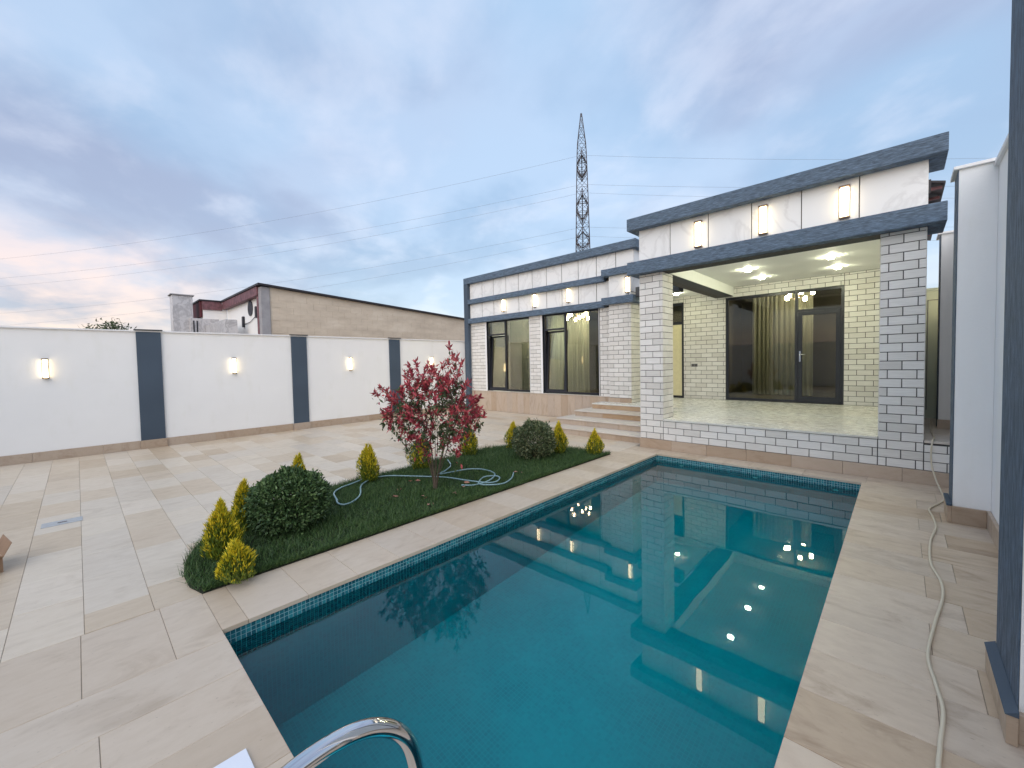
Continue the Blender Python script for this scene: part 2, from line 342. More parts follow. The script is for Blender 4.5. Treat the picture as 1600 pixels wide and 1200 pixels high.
# ---------------------------------------------------------------- helpers
def tag(o, label=None, cat=None, group=None, kind=None):
    if label: o['label'] = label
    if cat: o['category'] = cat
    if group: o['group'] = group
    if kind: o['kind'] = kind
    return o
def empty(name, loc, rz=0.0):
    o = bpy.data.objects.new(name, None); COL.objects.link(o); o.location = loc; o.rotation_euler = (0, 0, rz); o.empty_display_size = 0.1
    return o
def link(name, me, parent=None, loc=None, rot=None):
    o = bpy.data.objects.new(name, me); COL.objects.link(o)
    if loc is not None: o.location = loc
    if rot is not None: o.rotation_euler = rot
    if parent is not None: o.parent = parent
    return o
class MB:
    """collects shapes in world (or local) coordinates and links them as one mesh"""
    def __init__(s): s.v = []; s.f = []; s.mi = []; s.mats = []
    def add(s, vs, fs, mat=None):
        k = len(s.v); s.v += [tuple(p) for p in vs]
        if mat is not None and mat not in s.mats: s.mats.append(mat)
        i = s.mats.index(mat) if mat is not None else 0
        for f in fs: s.f.append(tuple(k + q for q in f)); s.mi.append(i)
        return s
    def box(s, a, b, mat=None):
        x0, x1 = sorted((a[0], b[0])); y0, y1 = sorted((a[1], b[1])); z0, z1 = sorted((a[2], b[2]))
        return s.add([(x0, y0, z0), (x1, y0, z0), (x1, y1, z0), (x0, y1, z0), (x0, y0, z1), (x1, y0, z1), (x1, y1, z1), (x0, y1, z1)],
                     [(0, 3, 2, 1), (4, 5, 6, 7), (0, 1, 5, 4), (1, 2, 6, 5), (2, 3, 7, 6), (3, 0, 4, 7)], mat)
    def cbox(s, a, b, c=0.004, mat=None):
        """box with chamfered edges"""
        x0, x1 = sorted((a[0], b[0])); y0, y1 = sorted((a[1], b[1])); z0, z1 = sorted((a[2], b[2]))
        c = min(c, (x1 - x0) * .45, (y1 - y0) * .45, (z1 - z0) * .45)
        vs = []; idx = {}
        for i, x in enumerate((x0, x1)):
            for j, y in enumerate((y0, y1)):
                for k, z in enumerate((z0, z1)):
                    sx, sy, sz = (c, -c)[i], (c, -c)[j], (c, -c)[k]
                    for ax, p in enumerate(((x, y + sy, z + sz), (x + sx, y, z + sz), (x + sx, y + sy, z))):
                        idx[(i, j, k, ax)] = len(vs); vs.append(p)
        F = []
        for i in (0, 1):
            F.append([idx[(i, 0, 0, 0)], idx[(i, 1, 0, 0)], idx[(i, 1, 1, 0)], idx[(i, 0, 1, 0)]][::1 if i else -1])
            F.append([idx[(0, i, 0, 1)], idx[(1, i, 0, 1)], idx[(1, i, 1, 1)], idx[(0, i, 1, 1)]][::-1 if i else 1])
            F.append([idx[(0, 0, i, 2)], idx[(1, 0, i, 2)], idx[(1, 1, i, 2)], idx[(0, 1, i, 2)]][::1 if i else -1])
        for i in (0, 1):
            for j in (0, 1):
                s1 = (i ^ j)
                q = [idx[(i, j, 0, 0)], idx[(i, j, 1, 0)], idx[(i, j, 1, 1)], idx[(i, j, 0, 1)]]; F.append(q if s1 else q[::-1])
                q = [idx[(i, 0, j, 0)], idx[(i, 1, j, 0)], idx[(i, 1, j, 2)], idx[(i, 0, j, 2)]]; F.append(q[::-1] if not s1 else q) if False else F.append(q if not s1 else q[::-1])
                q = [idx[(0, i, j, 1)], idx[(1, i, j, 1)], idx[(1, i, j, 2)], idx[(0, i, j, 2)]]; F.append(q if s1 else q[::-1])
                for k in (0, 1):
                    q = [idx[(i, j, k, 0)], idx[(i, j, k, 1)], idx[(i, j, k, 2)]]; F.append(q if (i + j + k) % 2 else q[::-1])
        return s.add(vs, F, mat)
    def prism(s, poly, z0, z1, mat=None):
        n = len(poly)
        vs = [(x, y, z0) for x, y in poly] + [(x, y, z1) for x, y in poly]
        fs = [tuple(range(n))[::-1], tuple(range(n, 2 * n))] + [(i, (i + 1) % n, n + (i + 1) % n, n + i) for i in range(n)]
        return s.add(vs, fs, mat)
    def tube(s, pts, r, n=8, mat=None, taper=None, caps=True):
        pts = [Vector(p) for p in pts]; k0 = []; vs = []
        up0 = None
        for i, p in enumerate(pts):
            d = (pts[min(i + 1, len(pts) - 1)] - pts[max(i - 1, 0)]).normalized()
            if up0 is None: up0 = Vector((0, 0, 1)) if abs(d.z) < 0.9 else Vector((1, 0, 0))
            a = d.cross(up0); a = a.normalized() if a.length > 1e-6 else Vector((1, 0, 0)); bb = a.cross(d).normalized(); up0 = bb
            rr = r if taper is None else r * (1 + (taper - 1) * i / (len(pts) - 1))
            for j in range(n):
                an = 2 * math.pi * j / n; vs.append(p + a * math.cos(an) * rr + bb * math.sin(an) * rr)
        fs = []
        for i in range(len(pts) - 1):
            for j in range(n):
                fs.append((i * n + j, i * n + (j + 1) % n, (i + 1) * n + (j + 1) % n, (i + 1) * n + j))
        if caps: fs += [tuple(range(n))[::-1], tuple((len(pts) - 1) * n + j for j in range(n))]
        return s.add(vs, fs, mat)
    def mesh(s, name, mat=None, smooth=False):
        me = bpy.data.meshes.new(name); me.from_pydata(s.v, [], s.f)
        for mm in (s.mats if s.mats else [mat]): me.materials.append(M[mm] if isinstance(mm, str) else mm)
        if len(s.mats) > 1: me.polygons.foreach_set('material_index', s.mi)
        if smooth: me.polygons.foreach_set('use_smooth', [True] * len(me.polygons))
        me.update(); return me
    def build(s, name, mat=None, parent=None, smooth=False, normals=True):
        me = s.mesh(name, mat, smooth)
        if normals:
            bm = bmesh.new(); bm.from_mesh(me); bmesh.ops.recalc_face_normals(bm, faces=bm.faces); bm.to_mesh(me); bm.free()
        return link(name, me, parent)
def smooth_path(pts, n=6):
    P = [Vector(p) for p in pts]; out = []
    for i in range(len(P) - 1):
        a, b, c, d = P[max(i - 1, 0)], P[i], P[i + 1], P[min(i + 2, len(P) - 1)]
        for k in range(n):
            t = k / n
            out.append(0.5 * ((2 * b) + (c - a) * t + (2 * a - 5 * b + 4 * c - d) * t * t + (3 * b - a - 3 * c + d) * t ** 3))
    out.append(P[-1]); return out
def copy_tree(o, parent=None):
    c = o.copy(); COL.objects.link(c); c.parent = parent
    for ch in list(o.children): copy_tree(ch, c)
    return c
CAMP = Vector((0, 0, 1.6))

# ---------------------------------------------------------------- the ground
PX0, PX1, PY0, PY1 = -3.03, -0.36, 0.55, 6.78     # pool opening
def ring(mb, z0, z1, x0, x1, y0, y1, hx0, hx1, hy0, hy1):
    mb.box((x0, y0, z0), (x1, hy0, z1)); mb.box((x0, hy1, z0), (x1, y1, z1))
    mb.box((x0, hy0, z0), (hx0, hy1, z1)); mb.box((hx1, hy0, z0), (x1, hy1, z1)); return mb
g = ring(MB(), -0.40, -0.03, -1500, 1500, -1500, 2500, PX0 - 0.2, PX1 + 0.2, PY0 - 0.2, PY1 + 0.2).build('ground', 'earth'); tag(g, kind='structure')
pv = ring(MB(), -0.03, -0.0045, -11.25, 0.6, -4.5, 13.0, PX0 - 0.015, PX1 + 0.015, PY0 - 0.015, PY1 + 0.015).build('paving', 'grout')
tag(pv, kind='structure')

# paving slabs
BED = [(-3.6225, 0.55), (-3.80, 0.505), (-4.05, 0.505), (-4.34, 0.56), (-4.64, 0.68), (-4.92, 0.85), (-5.15, 1.08), (-5.36, 1.5), (-5.47, 2.0), (-5.52, 2.6), (-5.56, 3.2), (-5.60, 3.8),
       (-5.62, 4.4), (-5.62, 5.0), (-5.55, 5.5), (-5.38, 5.9), (-5.05, 6.12), (-4.6, 6.2), (-4.1, 6.22), (-3.6225, 6.25)]
def inside(x, y, poly):
    c = False; n = len(poly)
    for i in range(n):
        x1, y1 = poly[i]; x2, y2 = poly[(i + 1) % n]
        if (y1 > y) != (y2 > y) and x < (x2 - x1) * (y - y1) / (y2 - y1) + x1: c = not c
    return c
slabs = []   # (x0,x1,y0,y1,mat)
y = -0.36 - 0.3267 * 12
row = 0
while y < 9.6:
    y1 = min(y + 0.3267, 9.575); x = -3.6235
    x -= [0.62, 0.31, 0.5][row % 3] * (0.8 + 0.4 * random.random()) if True else 0
    xs = [-3.6235, x]
    while x > -11.25:
        x -= random.choice([0.62, 0.65, 0.68, 0.92, 0.60]); xs.append(max(x, -11.25))
    if y > 7.3: xs = [q for q in xs]
    for a, b in zip(xs[:-1], xs[1:]):
        if a - b < 0.02: continue
        cs = [(a, y), (b, y), (a, y1), (b, y1), ((a + b) / 2, (y + y1) / 2)]
        if all(inside(px_, py_, BED) for px_, py_ in cs): continue
        if y1 - y > 0.02: slabs.append((b, a, y, y1, 'pave_x'))
    y += 0.3267; row += 1
# border course round the planted side of the pool
ys = [-0.05 - 0.365 * k for k in range(11, 0, -1)] + [-0.05, 0.315, 0.549, 0.69, 1.06]
while ys[-1] < PY1 - 0.4: ys.append(ys[-1] + 0.365)
ys.append(PY1)
for a, b in zip(ys[:-1], ys[1:]): slabs.append((-3.6205, PX0 if b > 0.6 else -2.915, a, b, 'pave_y'))
# near deck: strips running away from the camera
x = -2.915; kx = 0
while x < 0.58:
    x1 = min(x + 0.355, 0.59); yy = PY0 if kx else PY0
    if x >= PX1 - 0.36: pass
    y = yy
    while y > -4.3:
        st = random.choice([0.72, 0.9, 1.1, 0.95]) * (0.5 if y == yy and kx % 2 else 1)
        slabs.append((x, x1, max(y - st, -4.4), y, 'pave_y')); y -= st
    x = x1; kx += 1
# right-hand deck
y = PY0; kr = 0
while y < 7.13:
    y1 = min(y + 0.362, 7.145)
    if y < PY1 - 0.05:
        y1 = min(y1, PY1) if abs(y1 - PY1) > 0.1 else PY1
        jx = 0.125 if kr % 2 else 0.285
        slabs.append((PX1, jx, y, y1, 'deck_r')); slabs.append((jx, 0.60, y, y1, 'deck_r'))
    y = y1; kr += 1
    if y1 >= PY1: break
x = -3.6205
while x < 0.6:
    x1 = min(x + 0.66, 0.60); slabs.append((x, x1, PY1, 7.145, 'deck_r' if x > -1.2 else 'pave_y')); x = x1
slabs.sort(key=lambda s: (Vector(((s[0] + s[1]) / 2, (s[2] + s[3]) / 2, 0)) - CAMP).length)
# pieces that cannot be seen (behind the camera) go to the joined part
def seen(x, y): return y > -0.9 + max(0, (-x - 8)) * 0.05 and Vector((x, y)).dot(Vector((fv.x, fv.y))) > 0.2
vis = [s for s in slabs if seen((s[0] + s[1]) / 2, (s[2] + s[3]) / 2)]
rest = [s for s in slabs if s not in vis] + vis[296:]
vis = vis[:296]
cache = {}
J = 0.0011
def slab_mesh(w, d, mat, t=0.03):
    key = (round(w, 3), round(d, 3), mat)
    if key not in cache:
        cache[key] = MB().cbox((-w / 2 + J, -d / 2 + J, -t), (w / 2 - J, d / 2 - J, 0), 0.0018).mesh('paving_slab', mat)
    return cache[key]
for s in vis:
    dz = random.uniform(-0.0008, 0.0008)
    o = link('paving_slab', slab_mesh(s[1] - s[0], s[3] - s[2], s[4]), pv, ((s[0] + s[1]) / 2, (s[2] + s[3]) / 2, dz))
mb = MB()
for s in rest: mb.cbox((s[0] + J, s[2] + J, -0.03), (s[1] - J, s[3] - J, random.uniform(-0.0008, 0.0008)), 0.0018, s[4])
o = mb.build('paving_slab', None, pv, normals=False); tag(o, kind='stuff')

# ---------------------------------------------------------------- pool
ZW, ZB, T = -0.115, -1.35, 0.028
basin = MB()
bx0, bx1, by0, by1 = PX0 - 0.015, PX1 + 0.015, PY0 - 0.015, PY1 + 0.015
basin.add([(bx0, by0, -0.03), (bx1, by0, -0.03), (bx1, by1, -0.03), (bx0, by1, -0.03), (bx0, by0, ZB), (bx1, by0, ZB), (bx1, by1, ZB), (bx0, by1, ZB)],
          [(0, 1, 5, 4), (1, 2, 6, 5), (2, 3, 7, 6), (3, 0, 4, 7), (4, 5, 6, 7)])
bo = basin.build('pool_basin', 'mosaic_deep', normals=False); tag(bo, kind='structure')
# mosaic: grout backing and separate little tiles round the waterline
gb = MB(); e = 0.004
def wallstrip(mbx, e, z0, z1, t):
    a0, a1, b0, b1 = bx0 + e, bx1 - e, by0 + e, by1 - e
    return [(Vector((a0, 0, 0)), 'x', 1), (Vector((a1, 0, 0)), 'x', -1), (Vector((0, b0, 0)), 'y', 1), (Vector((0, b1, 0)), 'y', -1)]
gb.box((bx0 - 0.01, by0, -0.345), (bx0 + 0.003, by1, -0.031)); gb.box((bx1 - 0.003, by0, -0.345), (bx1 + 0.01, by1, -0.031))
gb.box((bx0 + 0.003, by0 - 0.01, -0.345), (bx1 - 0.003, by0 + 0.003, -0.031)); gb.box((bx0 + 0.003, by1 - 0.003, -0.345), (bx1 - 0.003, by1 + 0.01, -0.031))
o = gb.build('grout_band', 'pool_grout', bo)
V, F = [], []
def mos(o, du, n):
    """one chip: 5-sided frustum"""
    dz = Vector((0, 0, 1)); w = T - 0.0036; c = 0.0012; h = 0.0028
    k = len(V)
    for (u, z) in ((0, 0), (w, 0), (w, w), (0, w)): V.append(o + du * u + dz * z)
    for (u, z) in ((c, c), (w - c, c), (w - c, w - c), (c, w - c)): V.append(o + du * u + dz * z + n * h)
    F.extend([(k + 4, k + 5, k + 6, k + 7), (k, k + 1, k + 5, k + 4), (k + 1, k + 2, k + 6, k + 5), (k + 2, k + 3, k + 7, k + 6), (k + 3, k, k + 4, k + 7)])
rows = [(-0.033 - T * (i + 1) + 0.002) for i in range(11)]
for z in rows:
    yy = by0 + 0.004
    while yy < by1 - T:
        mos(Vector((bx0 + 0.003, yy, z)), Vector((0, 1, 0)), Vector((1, 0, 0)))
        mos(Vector((bx1 - 0.003, yy, z)), Vector((0, 1, 0)), Vector((-1, 0, 0))); yy += T
    xx = bx0 + 0.006
    while xx < bx1 - T:
        mos(Vector((xx, by1 - 0.003, z)), Vector((1, 0, 0)), Vector((0, -1, 0)))
        mos(Vector((xx, by0 + 0.003, z)), Vector((1, 0, 0)), Vector((0, 1, 0))); xx += T
me = bpy.data.meshes.new('mosaic_chip'); me.from_pydata([tuple(v) for v in V], [], F); me.materials.append(M['mosaic'])
o = link('mosaic_chip', me, bo); tag(o, kind='stuff')
wt = MB().add([(bx0 + .004, by0 + .004, ZW), (bx1 - .004, by0 + .004, ZW), (bx1 - .004, by1 - .004, ZW), (bx0 + .004, by1 - .004, ZW)], [(0, 1, 2, 3)]).build('water', 'water', normals=False)
tag(wt, kind='structure')
# return inlets in the far pool wall
for xx in (-2.62, -1.55, -0.62):
    mb = MB(); mb.tube([(xx, by1 - 0.001, -0.155 - 0.09), (xx, by1 - 0.022, -0.155 - 0.09)], 0.032, 16)
    o = mb.build('pool_inlet', 'white_metal', bo)

# ---------------------------------------------------------------- villa
villa = empty('villa', (-3.5, 9.6, 0))
tag(villa, 'single-storey house with white brick tiles, slate blue bands and an open lit porch', 'house')
def vp(o):
    """parent keeping world placement"""
    o.parent = villa; o.location = Vector(o.location) - villa.location; return o
def vb(mb, name, mat=None, normals=True, smooth=False): return vp(mb.build(name, mat, None, smooth, normals))
YP, XL, XR, YB, ZF = 7.157, -3.52, 0.202, 11.42, 0.545
CT = 0.012
# brick register
BR = []      # (center, w, h, normal)
PIT, BL, JT = 0.1133, 0.272, 0.0098
def clad(p0, u, n, width, z0, z1, phase, holes=(), ext=(0, 0), zbase=0.172):
    """p0: start point (on the backing), u: along, n: outward; bricks stand CT proud"""
    u = Vector(u); n = Vector(n); r = 0
    z = zbase
    while z < z1 - 0.01:
        za, zb = max(z, z0), min(z + PIT, z1)
        if zb - za > 0.02:
            off = phase + (BL / 2 if r % 2 else 0)
            k = math.floor((-ext[0] - off) / BL); cuts = []
            a = -ext[0]
            while a < width + ext[1] - 1e-4:
                b = min(off + BL * (k + 1), width + ext[1])
                if b > a + 1e-4: cuts.append((a, b))
                a = max(a, b); k += 1
            for (a, b) in cuts:
                segs = [(a, b)]
                for (h0, h1, hz0, hz1) in holes:
                    if za < hz1 - 0.01 and zb > hz0 + 0.01:
                        ns = []
                        for (q0, q1) in segs:
                            if q1 <= h0 or q0 >= h1: ns.append((q0, q1)); continue
                            if q0 < h0: ns.append((q0, h0))
                            if q1 > h1: ns.append((h1, q1))
                        segs = ns
                for (q0, q1) in segs:
                    if q1 - q0 > 0.02:
                        c = Vector(p0) + u * ((q0 + q1) / 2); c.z = (za + zb) / 2
                        BR.append((c, q1 - q0, zb - za, n))
        z += PIT; r += 1
def core(mb, a, b): mb.box(a, b)
cm = MB()
# porch columns and low wall (backing)
CWL, CWR = XL + 0.436, -0.225
cm.box((XL + CT, YP + CT, 0.0), (CWL - CT, YP + 0.46, 3.16))       # left column
cm.box((CWR + CT, YP + CT, 0.0), (XR - CT, YP + 0.40, 3.16))       # right column
cm.box((CWL - CT, YP + CT, 0.0), (CWR + CT, YP + 0.30, ZF - 0.012)) # low wall between
cm.box((XR - CT, YP + CT, 0.0), (0.60, YP + 0.2, ZF - 0.03))
cm.box((XL + CT, YP + 0.46, 0), (XL + 0.2, 8.95, ZF - 0.03))       # side of porch platform
vb(cm, 'wall_core', 'mortar')
clad((XL, YP + CT, 0), (1, 0, 0), (0, -1, 0), CWL - XL, 0.172, 3.16, 0.115)
clad((CWL, YP + CT, 0), (1, 0, 0), (0, -1, 0), CWR - CWL, 0.172, ZF - 0.012, 0.115 - 0.436)
clad((CWR, YP + CT, 0), (1, 0, 0), (0, -1, 0), XR - CWR, 0.172, 3.16, 0.115 - 3.295)
clad((XR, YP + CT, 0), (1, 0, 0), (0, -1, 0), 0.40, 0.172, ZF - 0.05, 0.115 - 3.722)
clad((CWL - CT, YP + CT, 0), (0, 1, 0), (1, 0, 0), 0.448, ZF, 3.16, 0.10)               # right side of left column
clad((XL + CT, YP + CT, 0), (0, 1, 0), (-1, 0, 0), 0.448, 0.172, 3.16, 0.10)
clad((CWR + CT, YP + CT, 0), (0, 1, 0), (-1, 0, 0), 0.388, ZF, 3.16, 0.10)
clad((XR - CT, YP + CT, 0), (0, 1, 0), (1, 0, 0), 0.388, ZF, 3.16, 0.10)
clad((XL + CT, YP + 0.46, 0), (0, 1, 0), (-1, 0, 0), 1.33, 0.172, ZF - 0.03, 0.0)
# back wall of porch with its openings
D0, D1 = -3.27, -0.915          # glazed opening
E0, E1 = -5.0, -4.33
bk = MB(); Yk = YB + CT
bk.box((-4.85, Yk, 0.0), (XR - CT, Yk + 0.25, ZF - 0.03))
bk.box((E1, Yk, ZF - 0.03), (D0, Yk + 0.25, 3.9)); bk.box((D1, Yk, ZF - 0.03), (XR - CT, Yk + 0.25, 3.9))
bk.box((D0, Yk, 3.135), (D1, Yk + 0.25, 3.9)); bk.box((-4.9, Yk, 3.15), (E1, Yk + 0.25, 3.9))
vb(bk, 'wall_core', 'mortar')
clad((E1, YB + CT, 0), (1, 0, 0), (0, -1, 0), D0 - E1, ZF, 3.39, 0.05)
clad((D1, YB + CT, 0), (1, 0, 0), (0, -1, 0), XR - D1, ZF, 3.39, 0.08)
clad((D0, YB + CT, 0), (1, 0, 0), (0, -1, 0), D1 - D0, 3.135, 3.39, 0.12)
clad((-4.85, YB + CT, 0), (1, 0, 0), (0, -1, 0), E1 + 4.85, 3.15, 3.39, 0.12)
# right return wall of the porch, from the column back to the house
rw = MB(); rw.box((0.042, YP + 0.40, 0), (XR - CT - .03, YB + CT, 3.9)); vb(rw, 'wall_core', 'mortar')
vb(MB().box((XR - CT - .029, YP + 0.401, 0), (XR - .004, YB + CT, 3.95)), 'outer_wall', 'white_wall')
clad((0.03, YP + 0.40, 0), (0, 1, 0), (-1, 0, 0), YB - YP - 0.40, ZF, 3.39, 0.1)
# wing
YW = 9.60; XW0, XW1 = -11.22, -4.86; W1a, W1b, W2a, W2b = -10.23, -8.31, -7.80, -5.87; ZS, ZH = 0.685, 3.02
YC = 9.44; XC0 = -5.47
wg = MB(); y0 = YW + CT; y1 = YW + 0.27
wg.box((XW0, y0, 0), (XW1 - CT, y1, 0.655))
for a, b in ((XW0, W1a + .0), (W1b, W2a), (W2b, XW1 - CT)): wg.box((a, y0, 0.655), (b, y1, ZH))
wg.box((XW0, y0, ZH), (XW1 - CT, y1, 4.5))
wg.box((XC0 + CT, YC + CT, 0), (XW1 - CT, y0, 3.85))
wg.box((XW1 - 0.27, y1, 0), (XW1 - CT, YB + 0.25, 4.45))          # side wall towards the porch
vb(wg, 'wall_core', 'mortar')
ph = 0.04
clad((-11.0, y0, 0), (1, 0, 0), (0, -1, 0), W1a - 0.07 + 11.0, 0.66, ZH, ph, zbase=0.172)
clad((W1b + 0.01, y0, 0), (1, 0, 0), (0, -1, 0), (W2a - 0.07) - W1b - 0.01, 0.66, ZH, 0.13)
clad((W2b + 0.03, y0, 0), (1, 0, 0), (0, -1, 0), XC0 - W2b - 0.03, 0.66, ZH, 0.09)
clad((XC0, YC + CT, 0), (1, 0, 0), (0, -1, 0), XW1 - XC0, 0.66, 3.06, 0.09 - 0.37)
clad((XW1 - CT, YC + CT, 0), (0, 1, 0), (1, 0, 0), YB - YC, ZF, 3.30, 0.12)
# white reveal strips beside the windows
rv = MB()
for a in (W1a - 0.07, W2a - 0.07): vb(MB().box((a, YW - 0.002, 0.673), (a + 0.07, y1, ZH)), 'window_reveal', 'white_plaster')
for a in (W1b, W2b): vb(MB().box((a, YW - 0.002, 0.673), (a + 0.012, YW + 0.06, ZH)), 'window_reveal', 'white_plaster')
# build bricks: the largest in view as single parts, the others joined
def bsize(b):
    c = b[0]; v = (CAMP - c); d = v.length; return b[1] * max(0.05, abs(v.normalized().dot(b[3]))) ** 0.4 / d
def bseen(b):
    return (CAMP - b[0]).dot(b[3]) > 0 and not (b[3].x < -0.5 and b[0].x < -3 and b[0].y > 7 and False)
BRv = sorted([b for b in BR if bseen(b) and not (b[3].x < -.5)], key=lambda b: -bsize(b))
BRn = [b for b in BR if b not in BRv]
bc = {}
def brick_mesh(w, h):
    k = (round(w, 3), round(h, 3))
    if k not in bc:
        a, b, c = w / 2 - JT / 2, h / 2 - JT / 2, 0.0022
        mb = MB()
        mb.add([(-a, 0, -b), (a, 0, -b), (a, 0, b), (-a, 0, b), (-a, -CT + c, -b), (a, -CT + c, -b), (a, -CT + c, b), (-a, -CT + c, b), (-a + c, -CT, -b + c), (a - c, -CT, -b + c), (a - c, -CT, b - c), (-a + c, -CT, b - c)],
               [(8, 9, 10, 11), (4, 5, 9, 8), (5, 6, 10, 9), (6, 7, 11, 10), (7, 4, 8, 11), (0, 1, 5, 4), (1, 2, 6, 5), (2, 3, 7, 6), (3, 0, 4, 7)])
        bc[k] = mb.mesh('brick', 'brick')
    return bc[k]
def brick_rot(n): return math.atan2(n.x, -n.y)
for b in BRv[:296]:
    o = link('brick', brick_mesh(b[1], b[2]), villa, b[0] - villa.location + b[3] * random.uniform(-0.0012, 0.0008), (0, 0, brick_rot(b[3])))
mb = MB()
for b in BRv[296:] + BRn:
    me = brick_mesh(b[1], b[2]); R3 = Matrix.Rotation(brick_rot(b[3]), 3, 'Z')
    mb.add([R3 @ v.co + b[0] for v in me.vertices], [tuple(p.vertices) for p in me.polygons])
o = vb(mb, 'brick', 'brick', normals=False); tag(o, kind='stuff')

# cladding panels on the parapets
def panels(xs, yf, z0, z1, mat='marble', name='cladding_panel'):
    for a, b in zip(xs[:-1], xs[1:]):
        g_ = 0.009 if yf > 8 else 0.006; mb = MB(); mb.cbox((a + g_, yf, z0), (b - g_, yf + 0.012, z1), 0.002)
        o = vb(mb, name, mat)
back = MB()
back.box((XL + 0.01, YP + 0.012, 3.16), (XR - 0.01, YP + 0.22, 4.15))
back.box((XL + 0.01, YP + 0.22, 3.16), (XL + 0.2, YB + 0.2, 4.15)); back.box((XR - 0.2, YP + 0.22, 3.4), (XR - 0.01, YB + 0.2, 4.15))
back.box((XW0 + 0.02, YW + 0.014, ZH + 0.02), (XW1 - 0.014, YW + 0.25, 4.5))
vb(back, 'parapet', 'mortar')
panels([XL, -2.943, -2.316, -1.692, -1.064, -0.435, XR], YP, 3.38, 3.97)
for a, b in ((YP, 7.9), (7.9, 8.6), (8.6, 9.4), (9.4, 10.2), (10.2, 11)):
    vb(MB().cbox((XL - 0.002, a + .003 + (0.013 if a == YP else 0), 3.38), (XL + 0.010, b - .003, 3.97), 0.002), 'cladding_panel', 'marble')
    vb(MB().cbox((XR - 0.010, a + .003 + (0.013 if a == YP else 0), 3.38), (XR + 0.002, b - .003, 3.97), 0.002), 'cladding_panel', 'marble')
up_x = [-11.03, -10.407, -9.849, -9.277, -8.724, -8.164, -7.612, -7.059, -6.497, -5.922, -5.349, XW1]
panels(up_x, YW, 3.82, 4.39); panels([q for q in up_x if q < -5.4] + [XC0], YW, 3.15, 3.68)
panels([XC0, -4.93, XW1], YC, 3.2, 3.76)
for a, b in ((YW + .014, 10.2), (10.2, 10.8), (10.8, 11.4)):
    vb(MB().cbox((XW1 - 0.012, a + .003, 3.82), (XW1, b - .003, 4.39), 0.002), 'cladding_panel', 'marble')
for a, b in ((YC + .014, 10.0), (10.0, 10.6), (10.6, 11.4)):
    vb(MB().cbox((XW1 - 0.012, a + .003, 3.31), (XW1, b - .003, 3.76), 0.002), 'cladding_panel', 'marble')
# slate blue bands (fascias)
def fas(a, b, mat='bark_h', name='fascia_band'): return vb(MB().cbox(a, b, 0.006), name, mat)
o_ = 0.157; ex = 0.15
for z0, z1 in ((3.159, 3.385), (3.954, 4.168)):
    fas((XL - o_, YP - o_, z0), (XR + o_, YP + 0.0 - 0.001, z1))                      # front
    fas((XL - o_, YP, z0 + 0.001), (XL - 0.004, YB if z0 > 3.5 else 8.9, z1 - 0.001)) # left return
    fas((XR + 0.004, YP, z0 + 0.001), (XR + o_, 7.70, z1 - 0.001))                    # right return
    vb(MB().box((XL + 0.003, YP + 0.001, z1 - 0.02), (XR - 0.003, YP + 0.28, z1 - 0.003)), 'parapet_cap', 'bark_h')
YF = 9.47
fas((XW0, YF, 4.37), (XW1 + 0.12, YW - 0.001, 4.58)); fas((XW1 + 0.002, YW, 4.371), (XW1 + 0.12, YB, 4.579))
fas((XW0 + 0.2, YF, 3.665), (XC0 - 0.15, YW - 0.001, 3.82))
fas((XW0 + 0.2, YF, 2.995), (XC0 - 0.15, YW - 0.001, 3.165))
fas((XC0 - 0.148, YF - 0.15, 3.75), (XW1 + 0.12, YC - 0.001, 3.925)); fas((XW1 + 0.002, YC, 3.751), (XW1 + 0.12, YB, 3.924))
fas((XC0 - 0.148, YF - 0.15, 3.03), (XW1 + 0.12, YC - 0.001, 3.21)); fas((XW1 + 0.002, YC, 3.031), (XW1 + 0.12, YB, 3.209))
fas((XC0 - 0.148, YC, 3.752), (XC0 - 0.002, YW - 0.001, 3.923)); fas((XC0 - 0.148, YC, 3.032), (XC0 - 0.002, YW - 0.001, 3.208))
fas((XW0, YF, 0.0), (XW0 + 0.2, YW - 0.001, 4.369), 'blue_smooth', 'corner_pilaster')
vb(MB().box((XW0, YW + 0.01, 4.5), (XW1 + 0.02, YW + 0.3, 4.57)), 'parapet_cap', 'bark_h')
# side wall of wing (left end), rear and roof of the house
sh = MB()
sh.box((XW0, YW, 0), (XW0 + 0.2, 15.5, 4.45)); sh.box((XW0 + 0.2, 15.3, 0), (XR - 0.02, 15.5, 4.3)); sh.box((XR - 0.2, YB + 0.3, 0), (XR - 0.02, 15.3, 3.9))
vb(sh, 'outer_wall', 'white_wall')
rf = MB(); rf.box((XW0 + 0.2, YW + 0.3, 4.2), (XW1 - 0.28, 15.3, 4.3)); rf.box((XW1 - 0.27, YB + 0.27, 4.0), (XR - 0.02, 15.3, 4.1)); vb(rf, 'roof_slab', 'concrete')
# eave of the roof behind the porch, seen to the right
ev = MB()
ev.add([(XR + .0, 8.8, 4.17), (0.43, 8.8, 4.10), (0.43, 13, 4.10), (XR, 13, 4.17), (XR, 8.8, 4.20), (0.43, 8.8, 4.13), (0.43, 13, 4.13), (XR, 13, 4.20)],
       [(0, 3, 2, 1), (4, 5, 6, 7), (0, 1, 5, 4), (1, 2, 6, 5), (2, 3, 7, 6), (3, 0, 4, 7)])
vb(ev, 'roof_eave', 'roof_dark')
for k in range(7): vb(MB().box((XR + .003, 8.9 + k * 0.55, 4.06), (0.40, 8.95 + k * 0.55, 4.098)), 'rafter', 'maroon_tile')
vb(MB().box((XR + .002, 8.78, 3.99), (0.28, 8.80, 4.19)), 'eave_board', 'roof_dark')
